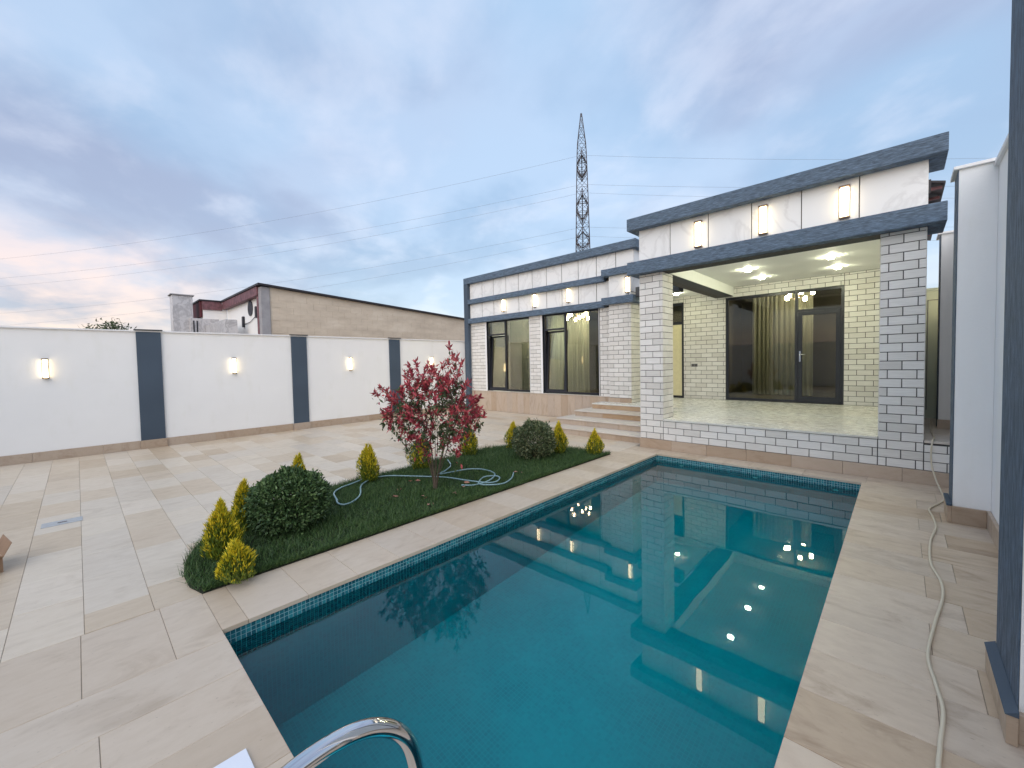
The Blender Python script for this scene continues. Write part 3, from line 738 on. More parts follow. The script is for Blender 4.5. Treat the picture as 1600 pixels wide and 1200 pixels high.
# porch ceiling and beams
ce = MB(); ce.box((CWL + 0.0, YP + 0.3, 3.392), (XR - 0.02, YB + 0.012, 3.44)); vb(ce, 'porch_ceiling', 'ceiling')
vb(MB().box((XL + 0.2, YP + 0.2, 3.16), (XR - 0.02, YP + 0.30, 3.46)), 'porch_beam', 'soffit_dark')
bmx = MB(); bmx.box((XL + 0.005, YP + 0.46, 3.161), (CWL - 0.004, YB, 3.168)); vb(bmx, 'beam_soffit', 'soffit_dark')
vb(MB().box((CWL - 0.02, YP + 0.3, 3.170), (CWL, YB, 3.391)), 'beam_face', 'ceiling')
vb(MB().box((XL + 0.2, YP + 0.46, 3.169), (CWL - 0.021, YB, 3.42)), 'beam_core', 'ceiling')
# corridor between the wing and the porch: its own ceiling and a cross beam
vb(MB().box((XW1 + 0.002, 9.7, 3.30), (XL - 0.16, YB, 3.34)), 'corridor_ceiling', 'ceiling')
vb(MB().box((XW1 + 0.122, 9.45, 3.16), (XL - 0.16, 9.70, 3.385)), 'cross_beam', 'soffit_dark')
# skirting along the porch front, plinth along the wing
def run(a, b, n, fn):
    for k in range(n): fn(a + (b - a) * k / n + 0.0015, a + (b - a) * (k + 1) / n - 0.0015)
run(XL, 0.60, 7, lambda a, b: vb(MB().cbox((a, YP - 0.024, 0.001), (b, YP + 0.011, 0.170), 0.002), 'skirting_slab', 'skirt'))
run(YP + 0.012, 7.30, 1, lambda a, b: vb(MB().cbox((XL - 0.02, a, 0.001), (XL + 0.01, b, 0.170), 0.002), 'skirting_slab', 'skirt'))
run(-11.02, -5.68, 22, lambda a, b: vb(MB().cbox((a, YW - 0.012, 0.001), (b, YW + 0.011, 0.655), 0.002), 'plinth_slab', 'plinth'))
vb(MB().cbox((-5.6785, YW - 0.012, 0.001), (XC0 - 0.031, YW + 0.011, 0.655), 0.002), 'plinth_slab', 'plinth')
run(XC0, XW1, 2, lambda a, b: vb(MB().cbox((a, YC - 0.012, 0.001), (b, YC + 0.011, 0.655), 0.002), 'plinth_slab', 'plinth'))
vb(MB().cbox((XC0 - .03, YC - .012, 0.001), (XC0 - 0.0, YW + 0.0, 0.655), 0.002), 'plinth_slab', 'plinth')
vb(MB().box((-11.02, YW - 0.03, 0.656), (XC0 - .032, YW + 0.08, 0.672)), 'window_sill', 'tread')
# porch floor tiles
fl = MB(); fl.box((XL + 0.19, YP + 0.012, ZF - 0.03), (XR - 0.02, YB + 0.012, ZF - 0.012)); fl.box((-5.66, 8.99, 0), (XL + 0.19, YC - 0.02, ZF - 0.031)); fl.box((XW1 + 0.002, YC - 0.02, 0), (XL + 0.19, YB + 0.012, ZF - 0.031))
fl.box((XR - 0.02, YP + 0.2, 0.3), (0.60, 12.2, ZF - 0.012))
vb(fl, 'floor_bed', 'grout')
def ftile(x0, x1, y0, y1, mat='porch_tile'):
    if x1 - x0 < 0.02 or y1 - y0 < 0.02: return
    vb(MB().cbox((x0 + .001, y0 + .001, ZF - 0.029), (x1 - .001, y1 - .001, ZF), 0.001), 'floor_tile', mat)
yy = YP - 0.012; ky = 0
while yy < YB - 0.05:
    yb = min(yy + 0.6, YB); xx = XL + 0.436 + 0.0 if yy < YP + 0.45 else XL
    xe = CWR if yy < YP + 0.3 else 0.03
    if yy < YP + 0.3: yb = YP + 0.46
    x = xx
    while x < xe:
        xb = min(x + (1.2 if x > xx or ky % 2 else 0.6), xe); ftile(x, xb, yy, yb); x = xb
    yy = yb; ky += 1
for (a, b, c, d) in ((XW1, -4.2, YC, 10.1), (-4.2, XL, YC, 10.1), (XW1, -4.2, 10.1, 10.8), (-4.2, XL, 10.1, 10.8), (XW1, -4.2, 10.8, YB), (-4.2, XL, 10.8, YB),
                     (-5.69, XW1, 8.94, YC - .013), (XW1, -4.2, 8.94, YC), (-4.2, XL, 8.94, YC)): ftile(a, b, c, d)
for k in range(8): ftile(XR + .002, 0.60, YP + 0.0 + k * 0.62, YP + 0.62 + k * 0.62, 'tread')
# steps
def step(xl, yf, zt, nr, name='step'):
    h = 0.136
    cs = [xl + (XL - xl) * k / nr for k in range(nr + 1)]
    for a, b in zip(cs[:-1], cs[1:]): vb(MB().cbox((a + .001, yf + 0.012, zt - h + 0.001), (b - .001, yf + 0.032, zt - 0.026), 0.0015), 'riser_slab', 'rust' if zt > .4 and a > cs[0] + .1 else 'plinth')
    vb(MB().cbox((xl, yf + 0.0325, zt - h + 0.001), (xl + 0.02, (9.42 if xl > -5.7 else 9.58), zt - 0.026), 0.0015), 'riser_slab', 'plinth')
    for a, b in ((xl - 0.012, (xl + XL) / 2), ((xl + XL) / 2, XL)):
        vb(MB().cbox((a + .001, yf - 0.012, zt - 0.025), (b - .001, yf + 0.62, zt), 0.003), 'tread_slab', 'tread')
    vb(MB().box((xl + 0.0205, yf + 0.033, zt - h + 0.001), (XL - .001, 9.40, zt - 0.027)), 'step_core', 'grout')
step(-6.18, 7.41, 0.136, 4); step(-5.99, 7.87, 0.2725, 3); step(-5.83, 8.39, 0.409, 3)
for a, b, mt_ in ((-5.69, -5.55, 'tread'), (-5.55, XL, 'plinth')):
    vb(MB().cbox((a + .001, 8.955, 0.411), (b - .001, 8.988, ZF - 0.031), 0.0015), 'riser_slab', 'rust')
for (xl, z, ya, yb_) in ((-6.18, .136, 8.03, 9.57), (-5.99, .2725, 8.49, 9.57), (-5.83, .409, 8.99, 9.57)):
    vb(MB().cbox((xl - .012, ya + .001, z - .025), (xl + 0.6, yb_, z), 0.003), 'tread_slab', 'tread')

# windows -------------------------------------------------------
def window(x0, x1, z0, z1, xm, zt, yf, tilt, leaf='left'):
    """fixed pane beside a leaf (tilted inward) with a transom above it"""
    w = 0.055; d = 0.07
    fr = MB()
    fr.box((x0, yf, z0), (x0 + w, yf + d, z1)); fr.box((x1 - w, yf, z0), (x1, yf + d, z1))
    fr.box((x0 + w, yf, z0), (x1 - w, yf + d, z0 + w)); fr.box((x0 + w, yf, z1 - w), (x1 - w, yf + d, z1))
    fr.box((xm - w / 2, yf + .001, z0 + w), (xm + w / 2, yf + d - .001, z1 - w))
    a, b = (x0 + w, xm - w / 2) if leaf == 'left' else (xm + w / 2, x1 - w)
    c, e = (xm + w / 2, x1 - w) if leaf == 'left' else (x0 + w, xm - w / 2)
    fr.box((a, yf + .001, zt - w / 2), (b, yf + d - .001, zt + w / 2))
    f = fr.build('window', 'frame')
    vp(f)
    def pane(p0, p1, q0, q1, yy, par, loc=None, rot=None):
        o = link('pane', MB().box((p0, yy, q0), (p1, yy + 0.006, q1)).mesh('pane', 'glass'), par)
        o.location = loc or (0, 0, 0)
        return o
    # f's origin stands at world 0 through the villa offset, so children use the same coordinates
    pane(c, e, z0 + w, z1 - w, yf + 0.032, f); pane(a, b, zt + w / 2, z1 - w, yf + 0.032, f)
    return f, (a, b, z0 + w, zt - w / 2)
def sash(f, r, yf, tilt, handle=None):
    a, b, z0, z1 = r; s = 0.055; H = z1 - z0
    mb = MB()
    mb.box((a, 0, 0), (a + s, 0.06, H)); mb.box((b - s, 0, 0), (b, 0.06, H)); mb.box((a + s, 0, 0), (b - s, 0.06, s)); mb.box((a + s, 0, H - s), (b - s, 0.06, H))
    mb.box((a + s, 0.028, s), (b - s, 0.034, H - s), 'glass') if False else None
    o = link('sash', mb.mesh('sash', 'frame'), f, (0, yf + 0.012, z0), (-tilt, 0, 0))
    return o, (a, b, s, H)
for (x0, x1, xm, zt, lf) in ((W1a, W1b, -9.39, 2.545, 'left'), (W2a, W2b, -7.01, 2.555, 'left')):
    f, r = window(x0, x1, ZS, ZH - 0.005, xm, zt, YW + 0.055, 0, lf)
    o, (a, b, s, H) = sash(f, r, YW + 0.06, math.radians(4))
    # the sash pane shares the sash's tilt: kept as a second child with the same pivot
    p = link('pane', MB().box((a + s, 0.028, s), (b - s, 0.034, H - s)).mesh('pane', 'glass'), f, o.location, o.rotation_euler)
    h = link('handle', MB().box((b - 0.035, -0.012, H * .42), (b - 0.015, 0.0, H * .42 + 0.11)).mesh('handle', 'bronze'), f, o.location, o.rotation_euler)
# porch glazed front: big fixed pane, transom and door
f, r = window(D0, D1, ZF + 0.01, 3.13, -1.777, 2.665, YB + 0.03, 0, 'right')
a, b, z0, z1 = r; s = 0.085
dm = MB(); yy = YB + 0.025
dm.box((a + .004, yy, z0), (a + s, yy + 0.06, z1 - .003)); dm.box((b - s, yy, z0), (b - .004, yy + 0.06, z1 - .003)); dm.box((a + s, yy, z0), (b - s, yy + 0.06, z0 + s)); dm.box((a + s, yy, z1 - s), (b - s, yy + 0.06, z1 - .003))
door = vp(dm.build('glass_door', 'frame'))
link('pane', MB().box((a + s, yy + .028, z0 + s), (b - s, yy + .034, z1 - s)).mesh('pane', 'glass'), door)
hm = MB(); hm.box((a + 0.03, yy - 0.012, 1.50), (a + 0.06, yy, 1.74)); hm.tube([(a + 0.045, yy - 0.01, 1.66), (a + 0.045, yy - 0.05, 1.66), (a + 0.16, yy - 0.05, 1.66)], 0.009, 8)
link('handle', hm.mesh('handle', 'chrome'), door)
# side door in the corridor: dark frame, cream blind behind the glass
dm = MB(); yy = YB + 0.03
dm.box((E0, yy, ZF), (E0 + .06, yy + .06, 3.14)); dm.box((E1 - .06, yy, ZF), (E1, yy + .06, 3.14)); dm.box((E0 + .06, yy, ZF), (E1 - .06, yy + .06, ZF + .06)); dm.box((E0 + .06, yy, 3.08), (E1 - .06, yy + .06, 3.14)); dm.box((E0 + .06, yy, 2.56), (E1 - .06, yy + .06, 2.64))
sd_ = vp(dm.build('side_door', 'frame'))
link('pane', MB().box((E0 + .06, yy + .03, 2.64), (E1 - .06, yy + .036, 3.08)).mesh('pane', 'glass'), sd_)
link('door_panel', MB().box((E0 + .06, yy + .02, ZF + .06), (E1 - .06, yy + .03, 2.56)).mesh('door_panel', 'curtain_pale'), sd_)
# double socket on the porch wall
sk = MB(); sk.box((-4.12, YB - 0.010, 1.40), (-3.965, YB - 0.001, 1.48)); skt = vp(sk.build('socket', 'socket'))
for q in (-4.082, -4.003): link('socket_face', MB().box((q - .03, YB - 0.014, 1.41), (q + .03, YB - 0.0105, 1.47)).mesh('socket_face', 'steel'), skt)
# rooms behind the glass
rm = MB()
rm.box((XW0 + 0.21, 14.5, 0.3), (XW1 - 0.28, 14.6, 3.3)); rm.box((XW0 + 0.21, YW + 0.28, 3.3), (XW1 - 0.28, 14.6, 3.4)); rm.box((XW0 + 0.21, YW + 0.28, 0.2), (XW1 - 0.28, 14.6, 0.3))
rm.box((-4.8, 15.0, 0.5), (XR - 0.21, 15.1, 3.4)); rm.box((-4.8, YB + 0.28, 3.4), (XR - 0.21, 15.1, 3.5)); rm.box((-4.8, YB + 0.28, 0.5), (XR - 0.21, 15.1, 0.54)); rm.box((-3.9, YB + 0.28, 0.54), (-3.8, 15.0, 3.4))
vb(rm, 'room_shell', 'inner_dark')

# curtains (hang in the rooms: things of their own)
def curtain(x0, x1, y, z0, z1, label, fold=0.11, amp=0.035):
    nx = int((x1 - x0) / 0.012); mb = MB(); vs = []
    for i in range(nx + 1):
        x = x0 + (x1 - x0) * i / nx; ph_ = x / fold * 2 * math.pi
        dy = amp * math.sin(ph_ + 0.8 * math.sin(x * 9)) + 0.01 * math.sin(ph_ * 2.7)
        vs += [(x, y + dy * 0.8, z1), (x, y + dy, (z0 + z1) / 2), (x + 0.01 * math.sin(x * 30), y + dy * 1.2, z0)]
    fs = []
    for i in range(nx): 
        for j in (0, 1): fs.append((i * 3 + j, i * 3 + j + 1, i * 3 + 3 + j + 1, i * 3 + 3 + j))
    mb.add(vs, fs); o = mb.build('curtain', 'curtain', normals=False, smooth=True)
    return tag(o, label, 'curtain')
curtain(-9.50, -8.33, YW + 0.42, 0.4, 3.28, 'olive sheer curtain filling the window nearest the left end of the house')
curtain(-9.75, -7.70, 12.0, 0.4, 3.28, 'sheer curtain under the chandelier in the window nearer the steps')
curtain(-3.16, -1.72, 13.5, 0.56, 3.38, 'sheer curtain behind the large glazed front of the porch')

# chandeliers
def chandelier(x, y, z, label, n=8, R=0.34):
    c = empty('chandelier', (x, y, z)); tag(c, label, 'chandelier')
    fr = MB(); fr.tube([(0, 0, 0.02), (0, 0, 0.30)], 0.012, 8); fr.tube([(0, 0, 0.29), (0, 0, 0.31)], 0.07, 12)
    for k in range(n):
        an = 2 * math.pi * k / n; fr.tube([(0, 0, 0.04), (R * .6 * math.cos(an), R * .6 * math.sin(an), -0.02), (R * math.cos(an), R * math.sin(an), 0.05)], 0.006, 6)
    link('frame', fr.mesh('frame', 'bronze'), c)
    for k in range(n):
        an = 2 * math.pi * k / n; q = MB()
        q.prism([(R * math.cos(an) + 0.040 * math.cos(t_), R * math.sin(an) + 0.040 * math.sin(t_)) for t_ in [j * math.pi / 3 for j in range(6)]], 0.055 - 0.11 * (k % 2), 0.155 - 0.11 * (k % 2))
        link('shade', q.mesh('shade', 'bulb'), c)
    return c
chandelier(-7.63, 11.2, 3.0, 'glowing chandelier hanging in the wing room behind the right window')
chandelier(-1.90, 12.6, 3.10, 'chandelier glimpsed through the top of the glazed porch front', 5, 0.28)

# ---------------------------------------------------------------- porch ceiling lights
lampM = None
def ceil_light(x, y, z, label):
    global lampM
    if lampM is None:
        c = empty('ceiling_light', (x, y, z))
        a = MB(); a.cbox((-0.065, -0.065, -0.014), (0.065, 0.065, 0.0), 0.004); link('rim', a.mesh('rim', 'chrome'), c)
        b = MB()
        b.prism([(0.052 * math.cos(t_), 0.052 * math.sin(t_)) for t_ in [math.pi / 8 + j * math.pi / 4 for j in range(8)]], -0.045, -0.0142); link('diffuser', b.mesh('diffuser', 'lamp'), c); lampM = c
    else:
        c = copy_tree(lampM); c.location = (x, y, z)
    return tag(c, label, 'ceiling light', 'square ceiling lights of the porch')
for x, y, l in ((-2.27, 9.37, 'front left of the four porch ceiling lights in view'), (-2.27, 10.5, 'rear left porch ceiling light above the glazed front'),
                (-0.945, 9.33, 'front right of the four porch ceiling lights, largest in view'), (-0.95, 10.5, 'rear right porch ceiling light above the glass door'),
                (-2.27, 8.2, 'foremost left porch ceiling light, seen mirrored in the pool'), (-0.945, 8.2, 'foremost right porch ceiling light, seen mirrored in the pool'),
                ): ceil_light(x, y, 3.3915, l)
c_ = ceil_light(-9.1, 10.9, 3.2985, 'unseen light added above the leftmost window to brighten its olive curtain'); c_.scale = (3.6, 3.6, 1.5); del c_['group']  # added light, out of sight above the window head, enlarged to brighten the curtain
ceil_light(-4.2, 10.6, 3.2995, 'ceiling light over the corridor beside the left column')

# ---------------------------------------------------------------- wall sconces
scn = {}
def sconce(loc, rz, w, h, d, label, group):
    """faces -Y when rz = 0; loc = wall point at its centre"""
    key = (w, h)
    if key not in scn:
        c = empty('wall_sconce', loc, rz)
        bp = MB(); bp.box((-w * .46, -0.012, -h / 2 + .01), (w * .46, 0, h / 2 - .01)); link('back_plate', bp.mesh('back_plate', 'white_metal'), c)
        gl = MB(); gl.cbox((-w * .40, -d + .012, -h / 2 + .022), (w * .40, -0.0125, h / 2 - .022), 0.012); link('glass', gl.mesh('glass', 'glow'), c)
        for zz_ in (-h / 2, h / 2 - 0.02):
            cp = MB(); cp.cbox((-w / 2, -d, zz_), (w / 2, -0.0125, zz_ + 0.02), 0.003); link('cap', cp.mesh('cap', 'bronze'), c)
        for sx in (-w / 2, w / 2 - .010):
            rd = MB(); rd.box((sx, -d + .004, -h / 2 + .0205), (sx + .010, -d + .016, h / 2 - .0205)); link('side_rod', rd.mesh('side_rod', 'bronze'), c)
        scn[key] = c
    else:
        c = copy_tree(scn[key]); c.location = loc; c.rotation_euler = (0, 0, rz)
    return tag(c, label, 'wall lamp', group)
ZT = 2.41; XWL = -11.25
for y, l in ((-0.385, 'lit sconce on the leftmost white panel of the boundary wall'), (2.515, 'lit sconce on the boundary wall between the first and second blue pillars'),
             (5.29, 'lit sconce on the boundary wall panel left of the red shrub'), (8.05, 'lit sconce on the boundary wall half hidden by the red shrub top')):
    sconce((XWL, y, 1.665), math.pi / 2, 0.085, 0.37, 0.065, l, 'sconces on the white boundary wall')
for x, l in ((-9.37, 'leftmost sconce on the lower white band over the wing windows'), (-8.05, 'middle sconce on the white band over the wing windows'), (-6.82, 'third sconce on the wing band, over the chandelier window')):
    sconce((x, YW, 3.46), 0, 0.10, 0.40, 0.075, l, 'sconces on the wing parapet')
sconce((0.5995, 9.25, 2.5), -math.pi / 2, 0.12, 0.43, 0.07, 'wall lamp by the green gate, hidden behind the farthest pillar of the right wall', None)
sconce((-4.79 - 0.14, YC, 3.47), 0, 0.10, 0.40, 0.075, 'sconce partly hidden behind the left porch column', 'sconces on the wing parapet')
for x, l in ((-2.46, 'leftmost of the three sconces over the porch'), (-1.53, 'middle sconce of the three over the porch'), (-0.585, 'rightmost sconce over the porch, the largest in view')):
    sconce((x, YP, 3.655), 0, 0.12, 0.43, 0.07, l, 'sconces over the porch')

# ---------------------------------------------------------------- left boundary wall
bw = empty('boundary_wall', (XWL, 3.0, 0)); tag(bw, 'long white garden wall with slate blue pillars and a travertine foot, left of the pool', 'wall')
def wb(mb, name, mat, par=None):
    o = mb.build(name, mat, bw); o.location = -bw.location; return o
wb(MB().box((XWL - 0.2, -5, 0.0), (XWL, YW, ZT - 0.03)), 'wall', 'white_wall')
wb(MB().cbox((XWL - 0.23, -5, ZT - 0.029), (XWL + 0.035, YW - .01, ZT), 0.003), 'coping', 'white_plaster')
for a, b in ((-2.05, -1.67), (0.85, 1.235), (3.76, 4.13), (6.51, 6.87)):
    wb(MB().cbox((XWL + 0.001, a, 0.0), (XWL + 0.04, b, ZT - 0.031), 0.003), 'pillar', 'blue_smooth')
    wb(MB().cbox((XWL + 0.0, a - .03, ZT + 0.001), (XWL + 0.075, b + .03, ZT + 0.022), 0.004), 'pillar_cap', 'soffit_dark')
    wb(MB().cbox((XWL + 0.041, a - .02, 0.001), (XWL + 0.068, b + .02, 0.17), 0.002), 'skirting_slab', 'skirt')
ed = [-5, -4.0, -3.05, -2.07, -1.65, -0.6, 0.3, 0.83, 1.255, 2.1, 3.0, 3.74, 4.15, 5.0, 5.8, 6.49, 6.89, 7.7, 8.5, 9.46]
for a, b in zip(ed[:-1], ed[1:]):
    if any(abs(a - q) < 0.06 for q in (-2.07, 0.83, 3.74, 6.49)): continue
    wb(MB().cbox((XWL + 0.001, a + .001, 0.001), (XWL + 0.026, b - .001, 0.17), 0.002), 'skirting_slab', 'skirt')

rear = MB().box((XWL, -5.2, 0), (0.8, -5.0, 2.41)).build('rear_wall', 'white_wall'); tag(rear, 'white garden wall closing the yard behind the viewer, mirrored in the windows', 'wall')

# ---------------------------------------------------------------- right boundary wall
rw = empty('side_wall', (0.6, 4.5, 0)); tag(rw, 'tall white wall with blue edged pillars at the right of the pool', 'wall')
def rb(mb, name, mat):
    o = mb.build(name, mat, rw); o.location = -rw.location; return o
rb(MB().box((0.60, 1.2, 0), (0.8, 12.4, 3.27)), 'wall', 'white_wall')
rb(MB().cbox((0.57, 1.2, 3.271), (0.82, 12.4, 3.31), 0.003), 'coping', 'white_plaster')
def rpier(xf, y0, y1, zt, base):
    rb(MB().box((xf + 0.006, y0, 0), (0.599, y1, zt)), 'pillar', 'white_wall')
    rb(MB().cbox((xf, y0 + 0.0, base), (xf + 0.005, y1, zt), 0.001), 'painted_side', 'bark_v')
    rb(MB().cbox((xf - 0.03, y0 - 0.03, zt + .001), (0.62, y1 + 0.03, zt + 0.03), 0.003), 'pillar_cap', 'white_plaster')
rpier(0.350, 2.62, 3.13, 3.9, 0.0); rpier(0.352, 5.70, 6.03, 3.31, 0.0)
rpier(0.375, 8.45, 8.8, 3.29, ZF)
# travertine foot with a blue painted ledge along each pillar
rb(MB().cbox((0.315, 2.565, 0.001), (0.349, 3.13, 0.125), 0.002), 'foot_slab', 'skirt')
rb(MB().add([(0.311, 2.56, 0.1275), (0.349, 2.56, 0.15), (0.349, 3.14, 0.15), (0.311, 3.14, 0.1275), (0.311, 2.56, 0.1255), (0.349, 2.56, 0.1255), (0.349, 3.14, 0.1255), (0.311, 3.14, 0.1255)],
            [(0, 1, 2, 3), (4, 7, 6, 5), (0, 4, 5, 1), (1, 5, 6, 2), (2, 6, 7, 3), (3, 7, 4, 0)]), 'painted_ledge', 'blue_smooth')
rb(MB().cbox((0.3515, 2.59, 0.001), (0.599, 2.619, 0.125), 0.002), 'foot_slab', 'skirt')
rb(MB().cbox((0.322, 5.67, 0.001), (0.351, 6.06, 0.16), 0.002), 'foot_slab', 'skirt')
rb(MB().cbox((0.316, 5.665, 0.161), (0.351, 6.07, 0.185), 0.002), 'painted_ledge', 'blue_smooth')
rb(MB().cbox((0.3515, 5.67, 0.001), (0.572, 5.699, 0.16), 0.002), 'foot_slab', 'skirt')
for a, b in ((3.14, 4.0), (4.0, 4.85), (4.85, 5.699), (1.2, 2.0), (2.0, 2.588)):
    rb(MB().cbox((0.573, a + .001, 0.001), (0.599, b - .001, 0.16), 0.002), 'foot_slab', 'skirt')
rb(MB().cbox((0.37, 8.42, ZF + .001), (0.598, 8.449, ZF + 0.13), 0.002), 'foot_slab', 'skirt')
# gate at the end of the passage
gt = empty('passage_gate', (0.4, 9.62, ZF)); tag(gt, 'pale green metal gate closing the passage beside the house', 'gate')
link('frame', MB().box((-0.195, 0, 0), (-0.165, 0.05, 2.14)).box((0.17, 0, 0), (0.198, 0.05, 2.14)).box((-0.165, 0, 2.10), (0.17, 0.05, 2.14)).mesh('frame', 'green_door'), gt)
link('door_leaf', MB().box((-0.163, 0.012, 0.01), (0.168, 0.04, 2.095)).mesh('door_leaf', 'green_door'), gt)
link('moulding', MB().box((-0.11, 0.002, 0.15), (-0.10, 0.0115, 1.95)).box((0.10, 0.002, 0.15), (0.11, 0.0115, 1.95)).box((-0.0995, 0.002, 1.94), (0.0995, 0.0115, 1.95)).mesh('moulding', 'socket'), gt)
ew = MB().box((0.205, 12.2, 0), (0.598, 12.4, 2.9)).build('passage_end_wall', 'white_wall'); tag(ew, 'low white wall closing the far end of the side passage', 'wall')

# ---------------------------------------------------------------- planting bed
def in_bed(n, inset=0.0):
    out = []
    xs0, xs1 = -5.65, -3.6; ys0, ys1 = 0.38, 6.28
    P = rng.random((int(n * 1.9), 2)) * [xs1 - xs0, ys1 - ys0] + [xs0, ys0]
    return np.array([p for p in P if inside(p[0], p[1], BED)][:n])
soil = MB().prism(BED[::-1], -0.004, 0.005).build('flower_bed', 'soil'); tag(soil, kind='structure')
NB = 95000
P = in_bed(NB); NB = len(P)
EX = 9000
P[:EX, 0] = -3.6235 - rng.random(EX) * 0.02; P[:EX, 1] = 0.56 + rng.random(EX) * 5.68
ang = rng.random(NB) * 2 * np.pi; hgt = 0.03 + 0.035 * rng.random(NB) ; lean = rng.normal(0, 0.030, (NB, 2)); wd = 0.0028; hgt *= np.where(rng.random(NB) < .06, 1.7, 1.0); P = P + rng.normal(0, .012, P.shape) * (P[:, :1] < -3.7)
patch = np.sin(P[:, 0] * 7.1) * np.cos(P[:, 1] * 5.3 + P[:, 0] * 2); hgt *= 1 + 0.25 * patch
vv = np.zeros((NB, 3, 3))
vv[:, 0, :2] = P + np.stack([np.cos(ang), np.sin(ang)], 1) * wd; vv[:, 1, :2] = P - np.stack([np.cos(ang), np.sin(ang)], 1) * wd
vv[:, :2, 2] = 0.012; vv[:, 2, :2] = P + lean; vv[:, 2, 2] = 0.012 + hgt
def tri_mesh(name, verts, faces, mats, mi=None):
    me = bpy.data.meshes.new(name); k = faces.shape[1]; nf = len(faces)
    me.vertices.add(len(verts)); me.vertices.foreach_set('co', verts.astype(np.float32).ravel())
    me.loops.add(nf * k); me.loops.foreach_set('vertex_index', faces.astype(np.int32).ravel())
    me.polygons.add(nf); me.polygons.foreach_set('loop_start', np.arange(0, nf * k, k, dtype=np.int32)); me.polygons.foreach_set('loop_total', np.full(nf, k, dtype=np.int32))
    for mm in mats: me.materials.append(M[mm])
    if mi is not None: me.polygons.foreach_set('material_index', mi.astype(np.int32))
    me.update(calc_edges=True); return me
gr = link('grass', tri_mesh('grass', vv.reshape(-1, 3), np.arange(NB * 3).reshape(-1, 3), ['grass'])); tag(gr, kind='stuff')

def leaves(pts, dirs, length, width, fold=0.25, jit=0.3):
    """pointed, slightly folded leaves: 4 verts, 2 triangles each"""
    n = len(pts); d = dirs / np.linalg.norm(dirs, axis=1, keepdims=True)
    r = rng.normal(size=(n, 3)); s = np.cross(d, r); s /= np.linalg.norm(s, axis=1, keepdims=True); nn = np.cross(s, d)
    Ls = length * (1 + jit * (rng.random(n) - .5) * 2)[:, None]; Ws = width * (1 + jit * (rng.random(n) - .5) * 2)[:, None]
    v = np.zeros((n, 4, 3))
    v[:, 0] = pts; v[:, 1] = pts + d * Ls * .45 + s * Ws * .5 + nn * Ws * fold; v[:, 2] = pts + d * Ls; v[:, 3] = pts + d * Ls * .45 - s * Ws * .5 + nn * Ws * fold
    f = np.array([[0, 1, 2], [0, 2, 3]])[None] + (np.arange(n) * 4)[:, None, None]
    return v.reshape(-1, 3), f.reshape(-1, 3)
def cypress(x, y, w, h, label, seed, z0=0.01, lobes=3):
    rg = np.random.default_rng(seed); c = empty('golden_cypress', (x, y, z0)); n = int(5200 * (h / .45))
    t = rg.random(n) ** 0.85; a = rg.random(n) * 2 * np.pi
    prof = (w / 2) * np.clip(np.sin(np.pi * np.clip(t * 0.80 + 0.17, 0, 1)) ** 0.85, 0, 1) * (1 - 0.35 * t)
    lob = 1 + 0.26 * np.sin(a * lobes + seed + t * 4) + 0.16 * np.sin(a * 7 + seed * 2 + t * 9) + 0.12 * np.sin(a * 13 + seed + t * 21)
    rr = prof * lob * (1 - 0.55 * rg.random(n) ** 2.2)
    hh = h * (1 + 0.10 * np.sin(a * 2 + seed) + 0.07 * np.sin(a * 5 + seed))
    P = np.stack([rr * np.cos(a), rr * np.sin(a), 0.015 + t * (hh - 0.055)], 1)
    D = np.stack([np.cos(a) * .38, np.sin(a) * .38, np.ones(n) * 1.0], 1) + rg.normal(0, 0.28, (n, 3))
    v, f = leaves(P, D, 0.045 * (h / .45) ** .5, 0.0085, 0.1)
    out = (rr / (prof * lob + 1e-6)); gold = ((out > 0.86) & (t + rg.normal(0, .2, n) > 0.34) & (np.sin(a * lobes * 2 + seed) + rg.normal(0, .8, n) > -0.7)) | (t + rg.normal(0, .1, n) > 0.84)
    o = link('foliage', tri_mesh('foliage', v, f, ['leaf_lime', 'leaf_gold'], np.repeat(gold.astype(int), 2)), c)
    st = MB(); st.tube([(0, 0, -0.01), (0.004, 0.003, h * .5), (0, 0, h * .8)], 0.010, 6, taper=0.3); link('stem', st.mesh('stem', 'bark_tree'), c)
    return tag(c, label, 'cypress', 'golden dwarf cypresses in the flower bed')
cypress(-3.60, 0.76, 0.27, 0.30, 'golden cypress leaning over the pool border at the near tip of the bed', 1, lobes=2)
cypress(-4.09, 0.77, 0.27, 0.47, 'golden cypress at the rounded near end of the bed, left of the dark bush', 2)
cypress(-4.62, 1.06, 0.21, 0.47, 'golden cypress directly behind the one at the near end, touching the dark bush', 3, lobes=4)
cypress(-5.45, 1.85, 0.20, 0.46, 'golden cypress of which only the tip shows above the dark bush', 4)
cypress(-5.26, 2.68, 0.25, 0.48, 'golden cypress standing alone between the dark bush and the red shrub', 5)
cypress(-5.29, 3.54, 0.32, 0.45, 'golden cypress just left of the red shrub stems', 6)
cypress(-5.40, 4.60, 0.29, 0.48, 'golden cypress right behind the red shrub', 7)
cypress(-5.16, 5.45, 0.25, 0.47, 'golden cypress left of the round variegated bush', 8)
cypress(-4.30, 5.68, 0.28, 0.51, 'golden cypress right of the round variegated bush', 9)
cypress(-3.76, 5.97, 0.27, 0.41, 'golden cypress at the far corner of the bed by the steps', 10)

